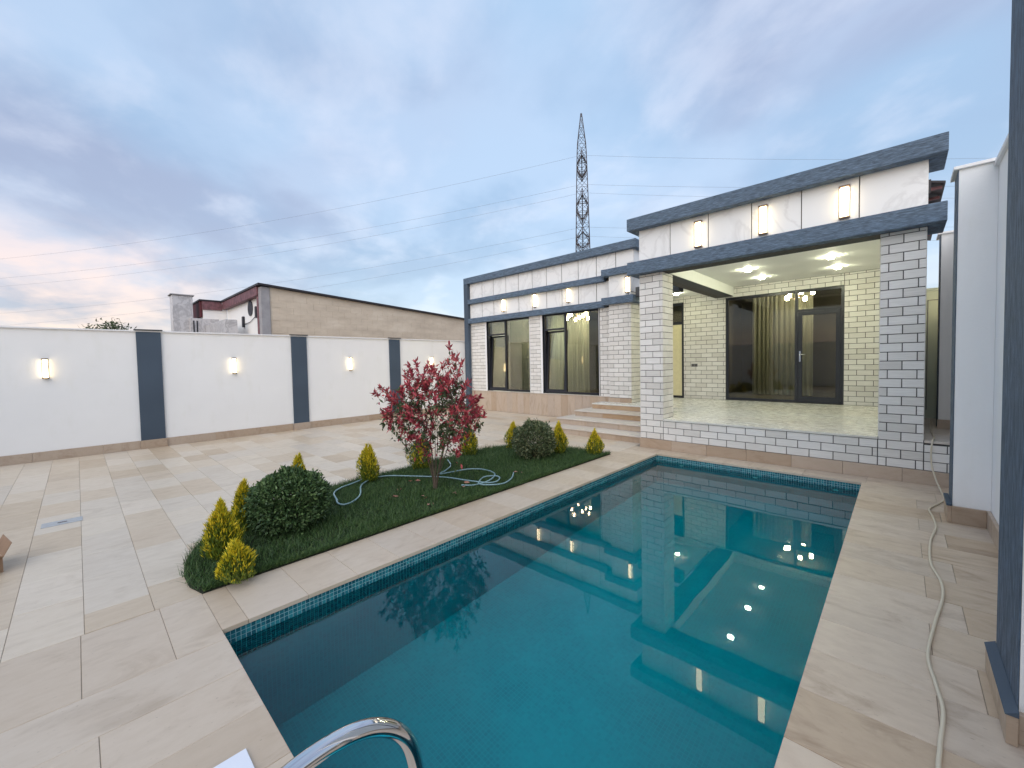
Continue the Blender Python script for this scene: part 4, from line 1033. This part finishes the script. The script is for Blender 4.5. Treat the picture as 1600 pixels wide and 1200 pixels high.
def bush(x, y, r, h, label, seed, n=9500, mats=('leaf_dark',)):
    rg = np.random.default_rng(seed); c = empty('round_bush', (x, y, 0.01))
    d = rg.normal(size=(n, 3)); d /= np.linalg.norm(d, axis=1, keepdims=True); d[:, 2] = np.where(d[:, 2] < -0.75, -d[:, 2], d[:, 2])
    lump = 1 + 0.07 * np.sin(d[:, 0] * 7 + seed) * np.cos(d[:, 1] * 6) + 0.06 * np.sin(d[:, 2] * 9 + d[:, 0] * 5) + 0.03 * np.sin(d[:, 1] * 17 + seed)
    rad = (1 - 0.38 * rg.random(n) ** 1.8) * lump * np.where(rg.random(n) < .03, 1.13, 1.0)
    P = d * rad[:, None] * np.array([r, r, h / 2]) + np.array([0, 0, h / 2 + .01]); P[:, 2] = np.maximum(P[:, 2], 0.015)
    D = d + rg.normal(0, 0.75, (n, 3)) + np.array([0, 0, .25])
    v, f = leaves(P, D, 0.040, 0.021, 0.22)
    link('foliage', tri_mesh('foliage', v, f, list(mats)), c)
    st = MB()
    for k in range(7):
        an = k * 0.9; st.tube([(0, 0, 0), (r * .3 * math.cos(an), r * .3 * math.sin(an), h * .4), (r * .6 * math.cos(an), r * .6 * math.sin(an), h * .65)], 0.011, 6, taper=0.4)
    link('branches', st.mesh('branches', 'bark_tree'), c)
    return tag(c, label, 'bush')
bush(-4.35, 1.385, 0.345, 0.55, 'large round dark green bush near the pool end of the bed', 21, 11000)
M['leaf_var'] = leafmat('variegated_leaf', (0.035, 0.06, 0.025), (0.09, 0.13, 0.06), (0.26, 0.28, 0.16))
bush(-4.39, 5.13, 0.335, 0.59, 'round variegated grey green bush at the far end of the bed', 22, 9000, ('leaf_var',))

# red-leaved shrub
def red_shrub(x, y):
    rg = np.random.default_rng(5); c = empty('red_leaf_shrub', (x, y, 0.01)); tag(c, 'tall many-stemmed shrub with crimson young leaves in the middle of the bed', 'shrub')
    vd = Vector((x, y, 0)).normalized(); rt_ = Vector((vd.y, -vd.x, 0))
    if rt_.dot(Vector((r2.x, r2.y, 0))) < 0: rt_ = -rt_
    tips = []
    def tip(a, b, z, red): tips.append((rt_ * a + vd * b + Vector((0, 0, z)), red))
    for k in range(215):
        while True:
            a, b, z = rg.uniform(-.60, .62), rg.uniform(-.5, .5), rg.uniform(.50, 1.62)
            rad = (a / .62) ** 2 + (b / .52) ** 2 + ((z - 1.05) / .56) ** 2
            if rad < 1 and rad > 0.12 and z > 0.62 + 0.0 * abs(a) and not (z > 1.42 and abs(a) > .3) : break
        tip(a, b, z, rg.random() < (0.5 + 0.5 * rad) * (1.0 if z > .8 else .6))
    for q in ((.20, .0, 1.62), (.27, .05, 1.72), (.23, 0, 1.84), (.32, 0, 1.70), (.38, -.03, 1.62), (.14, 0, 1.60), (.22, .08, 1.52), (.33, -.06, 1.50), (.29, .0, 1.58),
              (-.28, 0, 1.60), (-.20, .05, 1.64), (-.33, .05, 1.50), (-.62, 0, 1.33), (-.70, .03, 1.27), (-.55, -.05, 1.30), (-.25, -.1, 1.48), (.0, 0, 1.56), (.58, 0, 1.0), (.66, .04, .95), (.55, .1, 1.1),
              (-.05, .05, 1.62), (.10, -.1, .66), (.34, .1, .52), (.28, 0, .46), (-.12, .1, .5)): tip(*q, True)
    for q in ((.25, 0, 1.40), (.28, .05, 1.3), (-.60, 0, 1.02), (-.62, .05, .92), (.60, 0, .82), (-.35, 0, .62), (-.42, .1, .7)): tip(*q, False)
    stems = []
    sm = MB()
    for k in range(11):
        an = 2 * math.pi * k / 11 + rg.uniform(-.2, .2); R0 = rg.uniform(.12, .40)
        e = Vector((R0 * math.cos(an), R0 * math.sin(an), rg.uniform(1.0, 1.35)))
        pts = [Vector((0.02 * math.cos(an), 0.02 * math.sin(an), 0)), Vector((e.x * .12, e.y * .12, .18)), Vector((e.x * .45, e.y * .45, .55)), e * .8 + Vector((rg.uniform(-.03, .03), rg.uniform(-.03, .03), 0)), e]
        sp = smooth_path(pts, 5); stems.append(sp); sm.tube(sp, 0.0068, 6, taper=0.45)
    for p, _ in tips:
        best = None
        for sp in stems:
            for q in sp:
                if q.z < p.z - 0.05 and q.z > 0.25 or q.z > .95:
                    dd = (q - p).length + 0.25 * abs(q.z - (p.z - .2))
                    if best is None or dd < best[0]: best = (dd, q)
        q = best[1] if best else stems[0][5]
        mid = (q + p) / 2 + Vector((0, 0, -0.03)) + Vector(tuple(rg.normal(0, .015, 3)))
        sm.tube([q, mid, p], 0.0038, 5, taper=0.4)
    link('trunk', sm.mesh('trunk', 'bark_tree', smooth=True), c)
    PP, DD, mi, LL = [], [], [], []
    for p, red in tips:
        out = Vector((p.x, p.y, 0)) * 0.8 + Vector((0, 0, .9)); out.normalize()
        for k in range(rg.integers(18, 27)):
            dvec = out * 0.75 + Vector(tuple(rg.normal(0, .62, 3))); PP.append(p - out * rg.uniform(0, .09)); DD.append(dvec); mi.append(0 if red else 1)
            if not red: DD[-1] = dvec + Vector((0, 0, -1.0))
        for k in range(rg.integers(4, 9)):      # older green leaves lower on the twig
            PP.append(p - out * rg.uniform(.08, .22) + Vector(tuple(rg.normal(0, .03, 3)))); DD.append(Vector(tuple(rg.normal(0, .7, 3))) + Vector((0, 0, -.7))); mi.append(1 if rg.random() < .75 else 0)
    v, f = leaves(np.array([tuple(p) for p in PP]), np.array([tuple(p) for p in DD]), 0.060, 0.021, 0.2, 0.5)
    link('crown', tri_mesh('crown', v, f, ['leaf_red', 'leaf_tree'], np.repeat(np.array(mi), 2)), c)
red_shrub(-4.28, 3.06)
# fallen leaves under the shrub
for k, (a, b) in enumerate(((-4.02, 2.72), (-3.98, 3.25), (-4.5, 2.65), (-4.7, 3.0), (-3.86, 3.0), (-4.35, 2.5), (-4.1, 3.4), (-3.75, 2.6), (-3.9, 4.2))):
    v, f = leaves(np.array([[a, b, 0.075], [a + .03, b + .02, 0.075]]), rng.normal(0, 1, (2, 3)) * [1, 1, .2], 0.06, 0.03)
    o = link('fallen_leaf', tri_mesh('fallen_leaf', v - [a, b, 0], f, ['leaf_dry'])); o.location = (a, b, 0)
    tag(o, ('pale brown fallen leaves lying in the grass in front of the shrub trunk', 'reddish fallen leaves right of the shrub trunk', 'fallen leaves left of the shrub trunk, nearest the round bush', 'fallen leaves behind the hose, left of the trunk', 'reddish fallen leaves between trunk and pool border', 'brown fallen leaves nearest the large dark bush', 'fallen leaves beside the hose loop', 'fallen leaves at the lawn edge by the pool coping', 'farthest fallen leaves, right of the hose loops')[k], 'leaf', 'fallen leaves under the red shrub')

# garden hose
def garden(pts, r, z): return smooth_path([(x, y, z + 0.006 * math.sin(i * 1.7)) for i, (x, y) in enumerate(pts)], 7)
hs = empty('garden_hose', (-4.5, 3.3, 0.06)); tag(hs, 'pale blue garden hose looping over the grass under the red shrub', 'hose')
mb = MB()
main = [(-5.30, 4.05), (-4.96, 3.846), (-4.80, 3.62), (-4.727, 3.45), (-4.607, 3.832), (-4.506, 3.95), (-4.416, 4.02), (-4.241, 4.012), (-4.056, 3.896), (-3.929, 3.655), (-3.953, 3.426), (-4.07, 3.313)]
lp = [(-4.78, 2.02), (-4.60, 1.96), (-4.517, 1.989), (-4.546, 2.106), (-4.685, 2.264), (-4.994, 2.427), (-5.16, 2.56), (-5.268, 2.75), (-5.20, 2.90), (-5.056, 3.039), (-4.808, 3.239), (-4.518, 3.402), (-4.143, 3.482), (-3.892, 3.592), (-3.847, 3.722), (-3.92, 3.854), (-4.027, 3.868), (-4.12, 3.75), (-4.0, 3.55), (-3.889, 3.478), (-3.752, 3.572), (-3.715, 3.737), (-3.794, 3.956), (-3.937, 4.148)]
lp2 = [(-4.70, 2.0), (-4.99, 2.084), (-5.167, 2.245), (-5.236, 2.394), (-5.30, 2.60)]
for q in (main, lp, lp2): mb.tube(garden(q, 0, 0.062), 0.0095, 8)
me = mb.mesh('hose_tube', 'hose_blue', smooth=True); o = link('hose_tube', me, hs); o.location = (4.5, -3.3, -0.06)

# cream cable on the right deck
cb = [(0.34, 9.3, ZF + .012), (0.30, 8.2, ZF + .012), (0.30, 7.40, ZF + .012), (0.275, 7.12, ZF + 0.014), (0.262, 7.09, .40), (0.272, 7.08, .25), (0.31, 7.0, .09), (0.345, 6.75, .012), (0.350, 6.5, .010), (0.30, 6.30, .010), (0.216, 6.0, .010), (0.232, 5.70, .010), (0.235, 5.374, .010), (0.185, 4.95, .010), (0.168, 4.44, .010), (0.205, 4.12, .010), (0.202, 3.85, .010), (0.150, 3.45, .010), (0.107, 3.05, .010), (0.125, 2.80, .010), (0.140, 2.60, .010), (0.118, 2.35, .010), (0.107, 2.15, .010), (0.13, 1.8, .010), (0.10, 1.2, .010)]
o = MB().tube(smooth_path(cb, 8), 0.0085, 8).build('cable', 'hose_white', smooth=True); tag(o, 'cream cable snaking along the deck between pool and right wall', 'cable')

# ---------------------------------------------------------------- pool ladder
ld = empty('pool_ladder', (-1.0, 0.31, 0)); tag(ld, 'polished steel pool ladder rail arching over the near pool edge', 'ladder')
def rail(x):
    pts = [(x, -0.31, -0.02), (x, -0.31, 0.15), (x, -0.30, 0.44), (x, -0.23, 0.59), (x, -0.10, 0.675), (x, 0.04, 0.700), (x, 0.17, 0.672), (x, 0.265, 0.585), (x, 0.305, 0.455), (x, 0.315, 0.25), (x, 0.315, -0.3), (x, 0.315, -1.1)]
    mb = MB(); mb.tube(smooth_path(pts, 8), 0.0215, 20); return mb
r0 = link('rail', rail(0).mesh('rail', 'chrome', smooth=True), ld); r1 = link('rail', r0.data, ld, (0.52, 0, 0))
for x in (0, 0.52):
    fm = MB(); fm.tube([(x, -0.31, 0.001), (x, -0.31, 0.012)], 0.05, 24); link('foot_flange', fm.mesh('foot_flange', 'chrome'), ld)
for z in (-0.35, -0.62, -0.89): link('rung', MB().cbox((0.0, 0.28, z), (0.52, 0.36, z + 0.025), 0.006).mesh('rung', 'chrome'), ld)

# ---------------------------------------------------------------- small things on the paving
bx = empty('cardboard_box', (-5.40, -0.635, 0)); tag(bx, 'open brown cardboard box cut by the left edge of the photo', 'box')
bx.rotation_euler = (0, 0, math.radians(12))
b_ = MB(); w_, d_, h_ = 0.17, 0.13, 0.12; t_ = 0.004
b_.box((-w_, -d_, 0), (w_, d_, t_)); b_.box((-w_, -d_, t_), (-w_ + t_, d_, h_)); b_.box((w_ - t_, -d_, t_), (w_, d_, h_)); b_.box((-w_ + t_, -d_, t_), (w_ - t_, -d_ + t_, h_)); b_.box((-w_ + t_, d_ - t_, t_), (w_ - t_, d_, h_))
link('carton', b_.mesh('carton', 'cardboard'), bx)
for (sx, a, bb) in ((1, 0, 0),):
    link('flap', MB().add([(-w_, d_ + .001, h_), (w_, d_ + .001, h_), (w_ + .0, d_ + 0.05, h_ + 0.10), (-w_, d_ + 0.05, h_ + 0.10), (-w_, d_ + .005, h_), (w_, d_ + .005, h_), (w_, d_ + .054, h_ + .10), (-w_, d_ + .054, h_ + .10)],
         [(0, 1, 2, 3), (4, 7, 6, 5), (0, 4, 5, 1), (1, 5, 6, 2), (2, 6, 7, 3), (3, 7, 4, 0)]).mesh('flap', 'cardboard'), bx)
    link('flap', MB().add([(w_ + .001, -d_, h_), (w_ + .001, d_, h_), (w_ + 0.07, d_, h_ + 0.03), (w_ + .07, -d_, h_ + .03), (w_ + .001, -d_, h_ - .004), (w_ + .001, d_, h_ - .004), (w_ + .07, d_, h_ + .026), (w_ + .07, -d_, h_ + .026)],
         [(0, 1, 2, 3), (4, 7, 6, 5), (0, 4, 5, 1), (1, 5, 6, 2), (2, 6, 7, 3), (3, 7, 4, 0)]).mesh('flap', 'cardboard'), bx)
dr = empty('drain_cover', (-6.49, -0.17, 0.0)); tag(dr, 'small grey steel drain cover set in the pale paving', 'drain cover')
link('plate', MB().cbox((-0.09, -0.15, 0.001), (0.09, 0.15, 0.0045), 0.001).mesh('plate', 'drain'), dr)
link('lift_slot', MB().box((-0.012, -0.035, 0.0046), (0.012, 0.035, 0.0066)).mesh('lift_slot', 'steel'), dr)
wb_ = empty('white_tile', (-1.745, 0.172, 0)); tag(wb_, 'loose white glazed tile lying on the deck beside the pool corner', 'tile')
link('slab', MB().cbox((-0.25, -0.25, 0.002), (0.25, 0.25, 0.013), 0.002).mesh('slab', 'board'), wb_)
cir = [(0.19 * math.cos(t), 0.19 * math.sin(t), 0.0137) for t in [j * math.pi / 24 for j in range(49)]]
link('printed_ring', MB().tube(cir, 0.0012, 4, caps=False).mesh('printed_ring', 'socket'), wb_)

# ---------------------------------------------------------------- neighbour's house behind the wall
nb = empty('neighbour_house', (-20, 8, 0)); tag(nb, "unfinished house behind the garden wall with bare block side, maroon fascia and grey marble", 'house')
def nbb(mb, name, mat):
    o = mb.build(name, mat, nb); o.location = -nb.location; return o
def zroof(y): return 4.60 - (y - 4.79) * 0.0675
def wedge(x0, x1, y0, y1, za, zb0, zb1):     # box whose top follows the slope
    return MB().add([(x0, y0, za), (x1, y0, za), (x1, y1, za), (x0, y1, za), (x0, y0, zb0), (x1, y0, zb0), (x1, y1, zb1), (x0, y1, zb1)],
                    [(0, 3, 2, 1), (4, 5, 6, 7), (0, 1, 5, 4), (1, 2, 6, 5), (2, 3, 7, 6), (3, 0, 4, 7)])
nbb(wedge(-17.2, -17.0, 5.03, 19, 0, zroof(5.03) - .02, zroof(19) - .02), 'block_wall', 'block')
# individual block courses standing slightly proud of the wall
mb = MB(); 
for rr_ in range(4, 19):
    z = rr_ * 0.24; yk = 5.08 + (0.25 if rr_ % 2 else 0)
    while yk < 18.6:
        if z + .23 < zroof(yk + .5) - .05: mb.cbox((-17.001, yk, z + .002), (-16.992 + random.uniform(-.001, .003), yk + 0.496, z + .238), 0.002)
        yk += 0.5
o = nbb(mb, 'block', 'block'); tag(o, kind='stuff')
nbb(MB().cbox((-17.25, 4.72, 0), (-16.96, 5.02, 4.56), 0.01), 'concrete_column', 'concrete')
nbb(wedge(-23, -16.85, 4.55, 19, 0, 0, 0) if False else MB().add([(-22.5, 4.62, 4.60), (-16.85, 4.62, 4.60), (-16.85, 19, 3.63), (-22.5, 19, 3.63), (-22.5, 4.62, 4.67), (-16.85, 4.62, 4.67), (-16.85, 19, 3.70), (-22.5, 19, 3.70)],
    [(0, 3, 2, 1), (4, 5, 6, 7), (0, 1, 5, 4), (1, 2, 6, 5), (2, 3, 7, 6), (3, 0, 4, 7)]), 'roof', 'roof_dark')
nbb(MB().box((-22.4, 4.85, 0), (-17.26, 5.02, 4.55)), 'front_wall', 'white_wall')
nbb(MB().cbox((-22.38, 4.66, 4.26), (-17.26, 4.845, 4.595), 0.01), 'fascia', 'maroon_tile')
nbb(MB().cbox((-17.42, 4.70, 0), (-17.26, 4.849, 4.255), 0.01), 'corner_trim', 'maroon_tile')
nbb(MB().box((-24.9, 3.95, 0), (-22.45, 4.845, 4.50)), 'side_block', 'white_wall')
nbb(MB().cbox((-22.449, 3.92, 4.22), (-22.385, 4.66, 4.595), 0.01), 'fascia', 'maroon_tile')
nbb(MB().cbox((-24.92, 3.86, 3.9), (-22.449, 3.94, 4.60), 0.01), 'fascia', 'maroon')
nbb(MB().box((-25.0, 3.82, 4.60), (-22.36, 4.7, 4.66)), 'roof', 'roof_dark')
nbb(MB().cbox((-22.3, 4.0, 0), (-18.95, 4.42, 3.50), 0.01), 'marble_wall', 'grey_marble')
nbb(MB().cbox((-22.59, 3.47, 0), (-22.301, 4.5, 3.81), 0.01), 'marble_wall', 'grey_marble')
nbb(MB().cbox((-23.2, 2.92, 0), (-22.6, 3.63, 4.79), 0.01), 'marble_tower', 'grey_marble')
nbb(MB().cbox((-23.26, 2.86, 4.791), (-22.54, 3.69, 4.84), 0.01), 'tower_cap', 'concrete')
for yy_ in (3.56, 3.68): nbb(MB().box((-22.2999, yy_, 3.0), (-22.28, yy_ + .045, 3.70)), 'slit_window', 'frame')
rwm = MB(); rwm.prism([(0.30 * math.cos(t), 0.30 * math.sin(t)) for t in [j * math.pi / 12 for j in range(24)]], -0.02, 0.02)
o = rwm.build('round_window', 'frame', nb); o.location = Vector((-18.75, 4.835, 3.96)) - nb.location; o.rotation_euler = (math.pi / 2, 0, 0)
for xx, zz_ in ((-19.75, 3.5), (-17.95, 3.72)): nbb(MB().cbox((xx, 4.76, zz_ - .22), (xx + .13, 4.848, zz_ + .22), 0.01), 'wall_lamp', 'frame')
nbb(MB().tube([(-19.6, 4.83, 3.4), (-18.8, 4.82, 3.42), (-17.95, 4.83, 3.62)], 0.012, 5), 'lamp_cable', 'frame')

# distant trees over the wall
def far_tree(x, y, h, r, label, seed, n=1500):
    rg = np.random.default_rng(seed); c = empty('olive_tree', (x, y, 0)); tag(c, label, 'tree')
    st = MB(); st.tube([(0, 0, 0), (0.1, 0, h * .5), (0, .1, h * .8)], 0.14, 7, taper=.4)
    cl = []
    for k in range(26):
        a = rg.uniform(0, 2 * math.pi); q = Vector((r * rg.uniform(.1, 1) * math.cos(a), r * rg.uniform(.1, 1) * math.sin(a), h * rg.uniform(.62, 1.0)))
        q.z = h * (.62 + .38 * max(0, 1 - (Vector((q.x, q.y)).length / r) ** 2) * rg.uniform(.5, 1)) 
        st.tube([(0, 0, h * .45), (q.x * .5, q.y * .5, h * .45 + (q.z - h * .45) * .6), tuple(q)], 0.03, 5, taper=.3); cl.append(q)
    link('trunk', st.mesh('trunk', 'bark_tree'), c)
    idx = rg.integers(0, len(cl), n); C = np.array([tuple(q) for q in cl])[idx] + rg.normal(0, .16, (n, 3))
    v, f = leaves(C, rg.normal(size=(n, 3)), 0.16, 0.06); link('crown', tri_mesh('crown', v, f, ['leaf_tree']), c)
far_tree(-27.4, 1.05, 3.95, 1.25, 'top of a sparse grey green tree showing over the left wall', 31)

# ---------------------------------------------------------------- transmission tower and lines
tw = empty('lattice_tower', (-49.4, 75.1, 0)); tag(tw, 'tall lattice power pylon standing far behind the house roof', 'pylon')
vdir = Vector((-49.4, 75.1, 0)).normalized(); vr = Vector((vdir.y, -vdir.x, 0))
def TP(a, b, z): return vr * a + vdir * b + Vector((0, 0, z))
def halfw(z):
    if z > 46: return 0.12 + (53.6 - z) * 0.115
    if z > 40: return 0.95 + (46 - z) * 0.03
    return 1.13 + (40 - z) * 0.022
lg = MB(); zs = [0, 5, 10, 15, 20, 23, 25.5, 28, 30.5, 33, 35.5, 38, 40.5, 43, 45, 47, 49, 51, 52.5, 53.6]
for sx in (-1, 1):
    for sy in (-1, 1):
        o = link('leg', MB().tube([TP(sx * halfw(z), sy * halfw(z), z) for z in zs], 0.085, 5, taper=.6).mesh('leg', 'steel'), tw)
br = MB()
for a, b in zip(zs[:-1], zs[1:]):
    wa, wb2 = halfw(a), halfw(b); mid = (a + b) / 2; wm = halfw(mid)
    for s_ in (-1, 1):
        for (p, q) in (((-wa, s_ * wa, a), (wb2, s_ * wb2, b)), ((wa, s_ * wa, a), (-wb2, s_ * wb2, b)), ((s_ * wa, -wa, a), (s_ * wb2, wb2, b)), ((s_ * wa, wa, a), (s_ * wb2, -wb2, b))):
            br.tube([TP(*p), TP(*q)], 0.038, 4)
        br.tube([TP(-wb2, s_ * wb2, b), TP(wb2, s_ * wb2, b)], 0.04, 4); br.tube([TP(s_ * wb2, -wb2, b), TP(s_ * wb2, wb2, b)], 0.04, 4)
link('bracing', br.mesh('bracing', 'steel'), tw)
for (z, ln, up_, dn) in ((42.5, 4.5, 3.3, 2.6), (34.0, 6.0, 3.8, 3.4), (27.2, 4.5, 2.6, 2.6)):
    for s_ in (-1, 1):
        ar = MB(); w0 = halfw(z)
        tip_ = TP(0, s_ * (w0 + ln), z + .0)
        for q in ((-w0, s_ * w0, z), (w0, s_ * w0, z), (0, s_ * w0 * .6, z + up_), (0, s_ * w0 * .6, z - dn)): ar.tube([TP(*q), tip_], 0.10, 5)
        for k in range(1, 5):
            t0 = k / 5
            ar.tube([TP(-w0 * (1 - t0), s_ * (w0 + ln * t0), z), TP(w0 * (1 - t0), s_ * (w0 + ln * t0), z)], 0.045, 4)
            ar.tube([TP(0, s_ * (w0 + ln * t0), z), TP(0, s_ * (w0 + ln * t0), z + up_ * (1 - t0))], 0.04, 4)
        # diamond frame of the arm root as seen end-on
        ar.tube([TP(-w0, s_ * w0, z), TP(0, s_ * w0, z + up_), TP(w0, s_ * w0, z), TP(0, s_ * w0, z - dn), TP(-w0, s_ * w0, z)], 0.10, 5)
        ar.tube([TP(-w0, s_ * w0, z), TP(-w0 * .75, s_ * w0, z - dn * .45), TP(0, s_ * w0, z - dn)], 0.05, 4); ar.tube([TP(w0, s_ * w0, z), TP(w0 * .75, s_ * w0, z - dn * .45), TP(0, s_ * w0, z - dn)], 0.05, 4)
        link('cross_arm', ar.mesh('cross_arm', 'steel'), tw)
LD = Vector((-0.83, -0.56, 0)).normalized()
def line(dist, zt, zl, zr, label):
    base = vdir * dist
    out = []
    aL = (zt - zl + 4e-4 * 157 ** 2) / 157; aR = (zt - zr + 4e-4 * 67 ** 2) / 67
    for s_ in [k * 8 for k in range(-30, 33)]:
        s = s_
        z = zt - aL * s + 4e-4 * s * s if s >= 0 else zt + aR * s + 4e-4 * s * s
        out.append(tuple(base + LD * s + Vector((0, 0, max(z, 12)))))
    o = MB().tube(out, 0.017, 5).build('power_line', 'line_metal', smooth=True)
    return tag(o, label, 'cable', 'power lines from the lattice tower')
for d_, e, l_, r_, lb in ((88, .483, .1736, .3212, 'uppermost power line strung from the lattice pylon'), (87, .4157, .1445, .2761, 'second highest power line from the pylon'),
                     (93, .3965, .1328, .2596, 'third power line down, just under the second'), (87, .3164, .0911, .21, 'fourth power line down from the pylon top'), (93, .2955, .0736, .19, 'lowest power line, crossing just above the house roofs')):
    k_ = d_ / 90
    line(d_, 1.6 + e * d_, 1.6 + l_ * 180 * k_, 1.6 + r_ * 112 * k_, lb)
